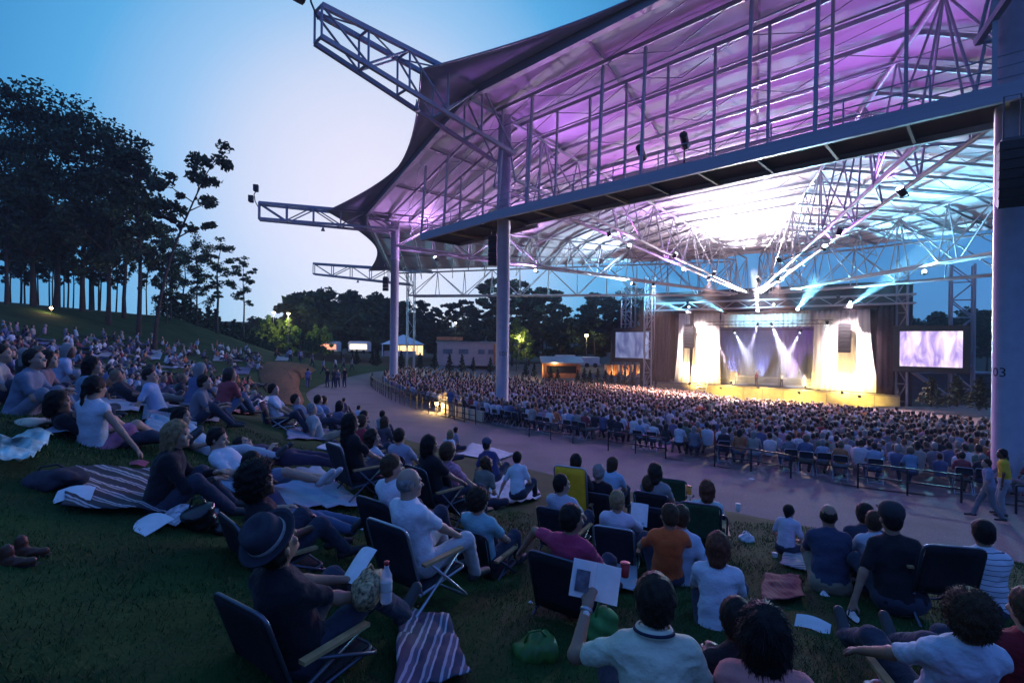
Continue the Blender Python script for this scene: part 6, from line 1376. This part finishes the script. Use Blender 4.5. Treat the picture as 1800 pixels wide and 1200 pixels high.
mats_c = [cloth(c, 'mass_shirt_%d' % i) for i, c in enumerate(PAL)]+[mat('mass_skin_%d' % i, c, .6, 0) for i, c in enumerate([(.42, .25, .18), (.34, .2, .14), (.12, .06, .04)])]+[mat('mass_hair_%d' % i, c, .6, 0) for i, c in enumerate([(.012, .01, .01), (.03, .018, .012), (.10, .06, .035), (.25, .23, .22)])]+[mat('mass_trousers', (.05, .055, .09), .9, 0)]
si = np.array([PAL.index(crowd_color()) for _ in range(NM)]); ki = 12+rng.choice(3, NM, p=[.55, .33, .12]); hi_ = 15+rng.choice(4, NM, p=[.35, .33, .18, .14])
MI = np.where(tm_[None] == 1, si[:, None], np.where(tm_[None] == 0, ki[:, None], np.where(tm_[None] == 2, hi_[:, None], 19)))
link('crowd', mesh_from('crowd', Vc.reshape(-1, 3), (LT[None]+(np.arange(NM)*len(LV))[:, None, None]).reshape(-1, 3), mats_c, MI.ravel(), True), label='the mass of seated people filling the pavilion up to the stage', cat='crowd', kind='stuff')
# the farthest people of the lawn crowd, too small to pick apart
FA = []; tries = 0
while len(FA) < 55 and tries < 4000:
    tries += 1; u = rnd.uniform(-5, 440); top = 580+.078*u; v = top+rnd.random()**1.1*(36 if u < 250 else 26); p = on_ground(u, v)
    if p.length < 24 or any((p-q).length < .6 for q in LAWN): continue
    LAWN.append(p); FA.append((p.x, p.y, p.z-.36, -math.atan2(F.x-p.x, F.y-p.y)+rnd.uniform(-.6, .6)))
FA = np.array(FA); NF = len(FA); X = LV[None]*(.85+.2*rng.random(NF))[:, None, None]; ln_ = rng.normal(size=(NF, 2))*.12
X[:, :, 0] += ln_[:, 0:1]*(X[:, :, 2]-.4); X[:, :, 1] += (ln_[:, 1:2]-.12)*(X[:, :, 2]-.4); cs, sn = np.cos(FA[:, 3])[:, None], np.sin(FA[:, 3])[:, None]
Vc = np.stack([X[:, :, 0]*cs-X[:, :, 1]*sn+FA[:, 0:1], X[:, :, 0]*sn+X[:, :, 1]*cs+FA[:, 1:2], X[:, :, 2]+FA[:, 2:3]], -1); si = np.array([PAL.index(crowd_color()) for _ in range(NF)]); si[rng.random(NF) < .08] = 0
MI = np.where(tm_[None] == 1, si[:, None], np.where(tm_[None] == 0, 12, np.where(tm_[None] == 2, 15+rng.choice(4, NF)[:, None], 19)))
link('crowd', mesh_from('crowd', Vc.reshape(-1, 3), (LT[None]+(np.arange(NF)*len(LV))[:, None, None]).reshape(-1, 3), mats_c, MI.ravel(), True), label='far mass of people sitting along the top of the lawn below the trees', cat='crowd', kind='stuff')
# ============================================================ blankets and belongings near the camera
blanket([(105, 905), (300, 915), (310, 838), (135, 832)], 'black and white striped woven blanket under the woman in the black jacket', stripes('woven_stripe', [(0, (.03, .03, .04)), (.35, (.36, .33, .36)), (.5, (.10, .09, .12)), (.62, (.48, .46, .48)), (.74, (.03, .03, .05))], 5.5, 'Y'), wr=.03)
blanket([(70, 776), (240, 788), (285, 762), (120, 752)], 'white blanket under the woman in white tank top', cloth((.24, .29, .36)), wr=.05)
blanket([(245, 770), (340, 785), (345, 752), (262, 742)], 'pale cyan blanket beyond the woman in black jacket', cloth((.13, .27, .36)), wr=.06)
blanket([(360, 860), (470, 905), (645, 905), (560, 830)], 'crumpled pale blue sheet under the people lying down', cloth((.26, .36, .48)), wr=.05)
blanket([(0, 845), (50, 842), (95, 795), (0, 790)], 'bunched green, blue and white blanket at the picture edge', mat('leafy_print', (.30, .44, .42), .9, .85, 5), wr=.10, lift=.06)
blanket([(690, 1240), (830, 1215), (790, 1110), (705, 1075)], 'grey woven blanket with white wave pattern beside the hat wearer', stripes('wave_weave', [(0, (.05, .055, .09)), (.3, (.34, .36, .42)), (.45, (.08, .09, .14)), (.7, (.42, .43, .48)), (.82, (.04, .045, .08))], 9, 'X'), wr=.05)
blanket([(870, 895), (955, 882), (925, 845), (850, 838)], 'pale foil-blue sheet beside the woman with the white hair band', cloth((.36, .44, .54)), wr=.05)
blanket([(1370, 1000), (1540, 1042), (1565, 985), (1390, 965)], 'grey striped blanket under the balding man in navy', stripes('grey_stripe', [(0, (.30, .29, .33)), (.45, (.12, .11, .14)), (.6, (.38, .36, .40)), (.8, (.07, .07, .09))], 9, 'Y'), wr=.03)
blanket([(1335, 1072), (1415, 1062), (1405, 1022), (1345, 1020)], 'dark red plaid blanket on the grass beyond the long black hair', stripes('red_plaid', [(0, (.14, .02, .03)), (.4, (.03, .01, .02)), (.6, (.20, .12, .13)), (.7, (.12, .02, .03))], 16, 'X'), wr=.03)
blanket([(1045, 1045), (1120, 1050), (1120, 985), (1060, 980)], 'pale groundsheet under the chair of the reader in white', cloth((.34, .36, .42)))
blanket([(800, 800), (875, 812), (905, 800), (830, 782)], 'white blanket at the walkway edge under the man in navy', cloth((.46, .48, .54)))
blanket([(556, 792), (605, 806), (618, 790), (580, 782)], 'small white towel lying on the grass near the black end chair', cloth((.5, .52, .58)))
blanket([(500, 778), (590, 780), (585, 758), (515, 756)], 'blue-grey blanket under the grey-haired man in beige', cloth((.18, .2, .3)))
def gp(u, v, dz=.02): p = on_ground(u, v); p.z += dz; return p
M_PRINT = mat('printed_page', (.42, .42, .46), .8, .6, 30)
paper(gp(258, 932, .06), R(-20), R(8), 'open newspaper page lying on the grass by the drink cups', (.30, .24)); paper(gp(306, 922, .09), R(-8), R(14), 'printed half of the open newspaper by the drink cups', (.22, .24), m=M_PRINT)
paper(gp(130, 887, .09), R(30), R(10), 'white sheet lying on the striped blanket', (.24, .2)); paper(gp(765, 1028, .03), R(20), 0, 'white leaflet on the grass behind the curly boy chair', (.22, .16)); paper(gp(240, 822, .05), R(10), 0, 'pink folded card on the grass by the striped blanket', (.2, .1), m=cloth((.5, .1, .14)))
paper(gp(935, 1068, .03), R(40), 0, 'small white scrap on the grass under the magenta chair', (.07, .06)); paper(gp(1322, 843, .02), 0, 0, 'small white scrap on the walkway', (.2, .1)); paper(gp(1428, 1108, .06), R(-40), R(20), 'white folder on the grass beyond the long black hair', (.26, .12))
q = to_world(A1[0], A1[1]['wr'][0])+Vector((.05, .06, .10)); e = empty('booklet', q, R(-12), label='white open booklet with a dark picture held up by the man in cream', cat='booklet'); e.rotation_euler = (R(72), R(8), R(-10))
for s in (-1, 1): MB().box((s*.065, 0, 0), (.13, .19, .006), M=Matrix.Rotation(-s*.16, 3, 'Y')).build('page', M_PAPER, e)
MB().box((-.067, -.01, .0125), (.075, .11, .003), M=Matrix.Rotation(.16, 3, 'Y')).build('picture', mat('print_dark', (.10, .11, .15), .6, .5, 30), e)
wq = A1[1]['wr'][0]*.9+A1[1]['el'][0]*.1; wd = Vector(unit(A1[1]['wr'][0]-A1[1]['el'][0])); e = empty('wrist_watch', to_world(A1[0], wq), A1[0].rotation_euler[2], label='pale metal watch on the raised wrist of the man in cream', cat='watch')
qm = wd.to_track_quat('Z', 'Y').to_matrix(); MB().lathe([(.029, -.009), (.0325, -.008), (.0325, .008), (.029, .009)], (0, 0, 0), 20, M=qm).build('strap', M_TUBEL, e, True); MB().lathe([(.017, 0), (.017, .008), (.014, .010)], (0, -.032, .0), 16, M=Matrix.Rotation(R(90), 3, 'X')).build('face', M_PAPER, e, True)
J1 = A1[1]; col_ = MB(); nk = Vector(J1['neck'])+Vector((0, -.01, .018))
for r1, r2, z0, z1, mi in ((.088, .074, .0, .030, 0), (.0890, .083, .006, .018, 1)): col_.lathe([(r1, z0), (r1+.006, z0+.002), (r2+.006, z1), (r2, z1+.002), (r2-.006, z1), (r1-.01, z0)], nk, 24, mi=mi, M=Matrix(rotm('X', -10).tolist()))
col_.build('collar', [cloth((.60, .60, .46)), mat('collar_stripe', (.02, .02, .05), .9, .1)], A1[0], True)
q = to_world(B1[0], B1[1]['wr'][0])+Vector((.04, .10, .05)); paper(q, R(-30), R(28), 'white programme held by the person in the hat', (.16, .26), roll=R(-12))
q = to_world(A14[0], A14[1]['wr'][1])+Vector((.02, .10, .08)); paper(q, R(-24), R(60), 'white sheet held up by the reader in the dark chair', (.22, .28))
paper(gp(395, 690, .5), R(-70), R(50), 'newspaper held open by the person in grey patterned top', (.4, .32))
M_CLEAR = bpy.data.materials.new('clear_plastic'); M_CLEAR.use_nodes = True; _b = M_CLEAR.node_tree.nodes['Principled BSDF']; _b.inputs['Base Color'].default_value = (.75, .8, .9, 1); _b.inputs['Roughness'].default_value = .15; _b.inputs['Alpha'].default_value = .45
M_BEER = mat('beer', (.55, .24, .03), .2, .1); M_REDC = mat('red_cup', (.42, .03, .04), .5, .1); M_WCUP = mat('white_cup', (.55, .54, .52), .6, .1)
cup(gp(322, 925), 'clear plastic cup by the open newspaper, first of two', M_CLEAR); cup(gp(376, 922), 'clear plastic cup beyond the black handbag, second of two', M_CLEAR)
cup(to_world(A17[0], A17[1]['wr'][0])+Vector((.0, .03, .03)), 'amber beer cup raised by the woman in mint', M_BEER)
cup(to_world(A21[0], (.36, .30, .36)), 'red drink cup beside the magenta sleeve', M_REDC); cup(to_world(A22[0], (-.36, .18, .52)), 'white paper cup at the armrest of the curly boy', M_WCUP); cup(gp(1297, 935, .34), 'white paper cup on the chair arm near the woman in mint', M_WCUP)
e = empty('soda_bottle', to_world(B1[0], (.36, .30, .36)), label='clear soda bottle with red cap and pale label at the armrest of the hat wearer', cat='bottle')
MB().lathe([(.030, 0), (.034, .01), (.034, .08), (.031, .10), (.034, .13), (.032, .16), (.014, .205), (.013, .225)], (0, 0, 0), 20).build('bottle_body', M_CLEAR, e, True); MB().lathe([(.0345, .07), (.0350, .075), (.0350, .125), (.0345, .13)], (0, 0, 0), 20).build('bottle_label', M_WCUP, e, True); MB().lathe([(.0155, .222), (.0155, .242), (.012, .244)], (0, 0, 0), 16).build('cap', M_REDC, e, True)
def bag(p, size, label, m, name='handbag', seed=0, handles=True):
    f = Field(.012); a, b, c = size; f.ell((0, 0, c*.45), (a, b, c*.5), None, .04); f.ell((a*.2, 0, c*.75), (a*.6, b*.8, c*.3), None, .05); f.ell((-a*.3, b*.1, c*.3), (a*.7, b*.9, c*.35), None, .05); v, q = f.solve(folds(.012, 16, seed))
    e = empty(name, p, rnd.uniform(0, 3), label=label, cat='bag', group='bags on the lawn'); link('bag_body', mesh_from('bag', v, q, m, None, True), e)
    if handles: MB().tube([(-a*.6, 0, c*.8), (-a*.4, 0, c*1.25), (a*.1, 0, c*1.35), (a*.5, 0, c*.9)], .008, 6).build('handle', m, e, True)
    return e
M_BAGB = mat('black_leather', (.015, .015, .018), .25, .2, 10, .3, 30, spec=.6)
bag(gp(350, 932), (.15, .10, .20), 'shiny black handbag between the two clear cups', M_BAGB); bag(gp(390, 940), (.08, .07, .09), 'small black pouch beside the shiny black handbag', M_BAGB, handles=False)
bag(to_world(B1[0], (.26, .26, .34)), (.12, .08, .17), 'leopard-print and yellow bag in the lap of the hat wearer', mat('leopard_print', (.34, .25, .14), .8, .95, 45), seed=3)
bag(gp(1592, 1080), (.17, .12, .2), 'white plastic bag under the empty black chair', mat('white_plastic', (.5, .52, .58), .4, .1, 8), 'plastic_bag', 5); bag(gp(1312, 955), (.11, .09, .12), 'white plastic bag behind the dark green chair', mat('white_plastic', (.5, .52, .58), .4, .1, 8), 'plastic_bag', 1)
bag(gp(800, 985), (.10, .10, .22), 'green shopping bag behind the balding man chair', mat('green_plastic', (.04, .13, .025), .4, .4, 10), 'shopping_bag', 2); bag(gp(945, 1165), (.16, .12, .16), 'dark green patterned bag beside the man in cream', mat('green_plastic', (.04, .13, .025), .4, .4, 10), 'shopping_bag', 4); bag(gp(1060, 1135), (.13, .10, .26), 'green tote bag in front of the raised booklet', mat('green_tote', (.05, .2, .05), .7, .3, 10), 'tote_bag', 6)
bag(gp(95, 860), (.22, .16, .14), 'dark backpack lying on the striped blanket', mat('dark_canvas', (.03, .03, .045), .9, .3, 12), 'backpack', 7); bag(gp(60, 752), (.16, .12, .08), 'pale cloth bundle on the white blanket', cloth((.5, .48, .36)), 'bundle', 8, False); bag(gp(118, 842), (.10, .07, .05), 'dark shoe bag on the grass behind the striped blanket', M_BAGB, 'pouch', 3, False)
bag(gp(1385, 972), (.10, .16, .08), 'black sandals bundle on the grass by the girl in white', M_BAGB, 'bundle', 2, False); bag(gp(400, 868), (.13, .1, .07), 'pale crumpled cloth beside the person with large black hair', cloth((.4, .52, .6)), 'bundle', 1, False)
for k, (u, v, rz, lab) in enumerate(((1484, 1100, -30, 'flip-flop with white insole on the grass, nearer of the pair'), (1500, 1088, -20, 'flip-flop with white insole on the grass, farther of the pair'))):
    e = empty('flip_flop', gp(u, v, .012), R(rz), label=lab, cat='sandal', group='pair of flip-flops')
    def sole(z0, z1, s): n = 18; pr = [((.045+.008*math.cos(2*t_))*math.cos(t_)*s*(1 if math.sin(t_) > 0 else .85), .13*math.sin(t_)*s) for t_ in [2*math.pi*q/n for q in range(n)]]; return [(x, y, z0) for x, y in pr]+[(x, y, z1) for x, y in pr], [tuple(range(n-1, -1, -1)), tuple(range(n, 2*n))]+[(q, (q+1) % n, n+(q+1) % n, n+q) for q in range(n)]
    MB().add(*sole(0, .018, 1)).build('sole', M_BLACK, e); MB().add(*sole(.019, .022, .9)).build('insole', M_WCUP, e); MB().tube([(-.042, -.01, .02), (-.02, .05, .05), (0, .085, .022), (.02, .05, .05), (.042, -.01, .02)], .006, 6).build('strap', M_BLACK, e, True)
for u, v, lab in ((28, 996, 'brown leather boot at the picture edge, nearer one'), (52, 978, 'brown leather boot at the picture edge, farther one')):
    e = empty('boot', gp(u, v, 0), R(-70), label=lab, cat='boot', group='pair of boots'); e.scale = (.62, .62, .62); f = Field(.01); f.cap((0, -.06, .05), (0, .12, .04), .045, .038, .04); f.cap((0, -.06, .05), (0, -.07, .18), .045, .05, .05); vv, qq = f.solve(folds(.004, 30)); link('upper', mesh_from('boot', vv, qq, mat('brown_leather', (.09, .035, .02), .5, .3, 15), None, True), e); MB().box((0, .03, .006), (.085, .27, .014)).build('sole', M_BLACK, e)

paper(gp(640, 935, .03), 1.1, R(6), 'scrap of paper dropped on the grass beside the balding man chair', (.10, .08)); paper(gp(1452, 1050, .03), .4, R(6), 'scrap of paper dropped on the grass between the two blankets on the right', (.09, .07))
cup(gp(1362, 985, .01), 'small white cup left on the grass behind the girl in white', M_WCUP, .09, .035)
# things that would share a label are told apart by their distance
seen_ = {}
for o in COL.objects:
    if o.parent is None and o.get('label') and o.get('group') in ('lawn crowd', 'blankets in the lawn crowd', 'microphone stands'): seen_.setdefault(o['label'], []).append(o)
for lab, os_ in seen_.items():
    if len(os_) > 1:
        os_.sort(key=lambda o: o.location.length)
        for i, o in enumerate(os_): o['label'] = ('nearest ' if i == 0 else ORD[i]+' nearest ')+lab
# ============================================================ the evening air
hz_ = MB().box((31, 64, 11), (444, 444, 44)); hm = bpy.data.materials.new('evening_haze'); hm.use_nodes = True; _t = hm.node_tree; _t.nodes.remove(_t.nodes['Principled BSDF'])
_hv = _t.nodes.new('ShaderNodeVolumePrincipled'); _hv.inputs['Density'].default_value = .0005; _hv.inputs['Color'].default_value = (.85, .88, 1, 1); _t.links.new(_hv.outputs[0], _t.nodes['Material Output'].inputs['Volume'])
hz_.build('haze', hm, None, kind='stuff', label='thin blue evening haze in the air', cat='haze')
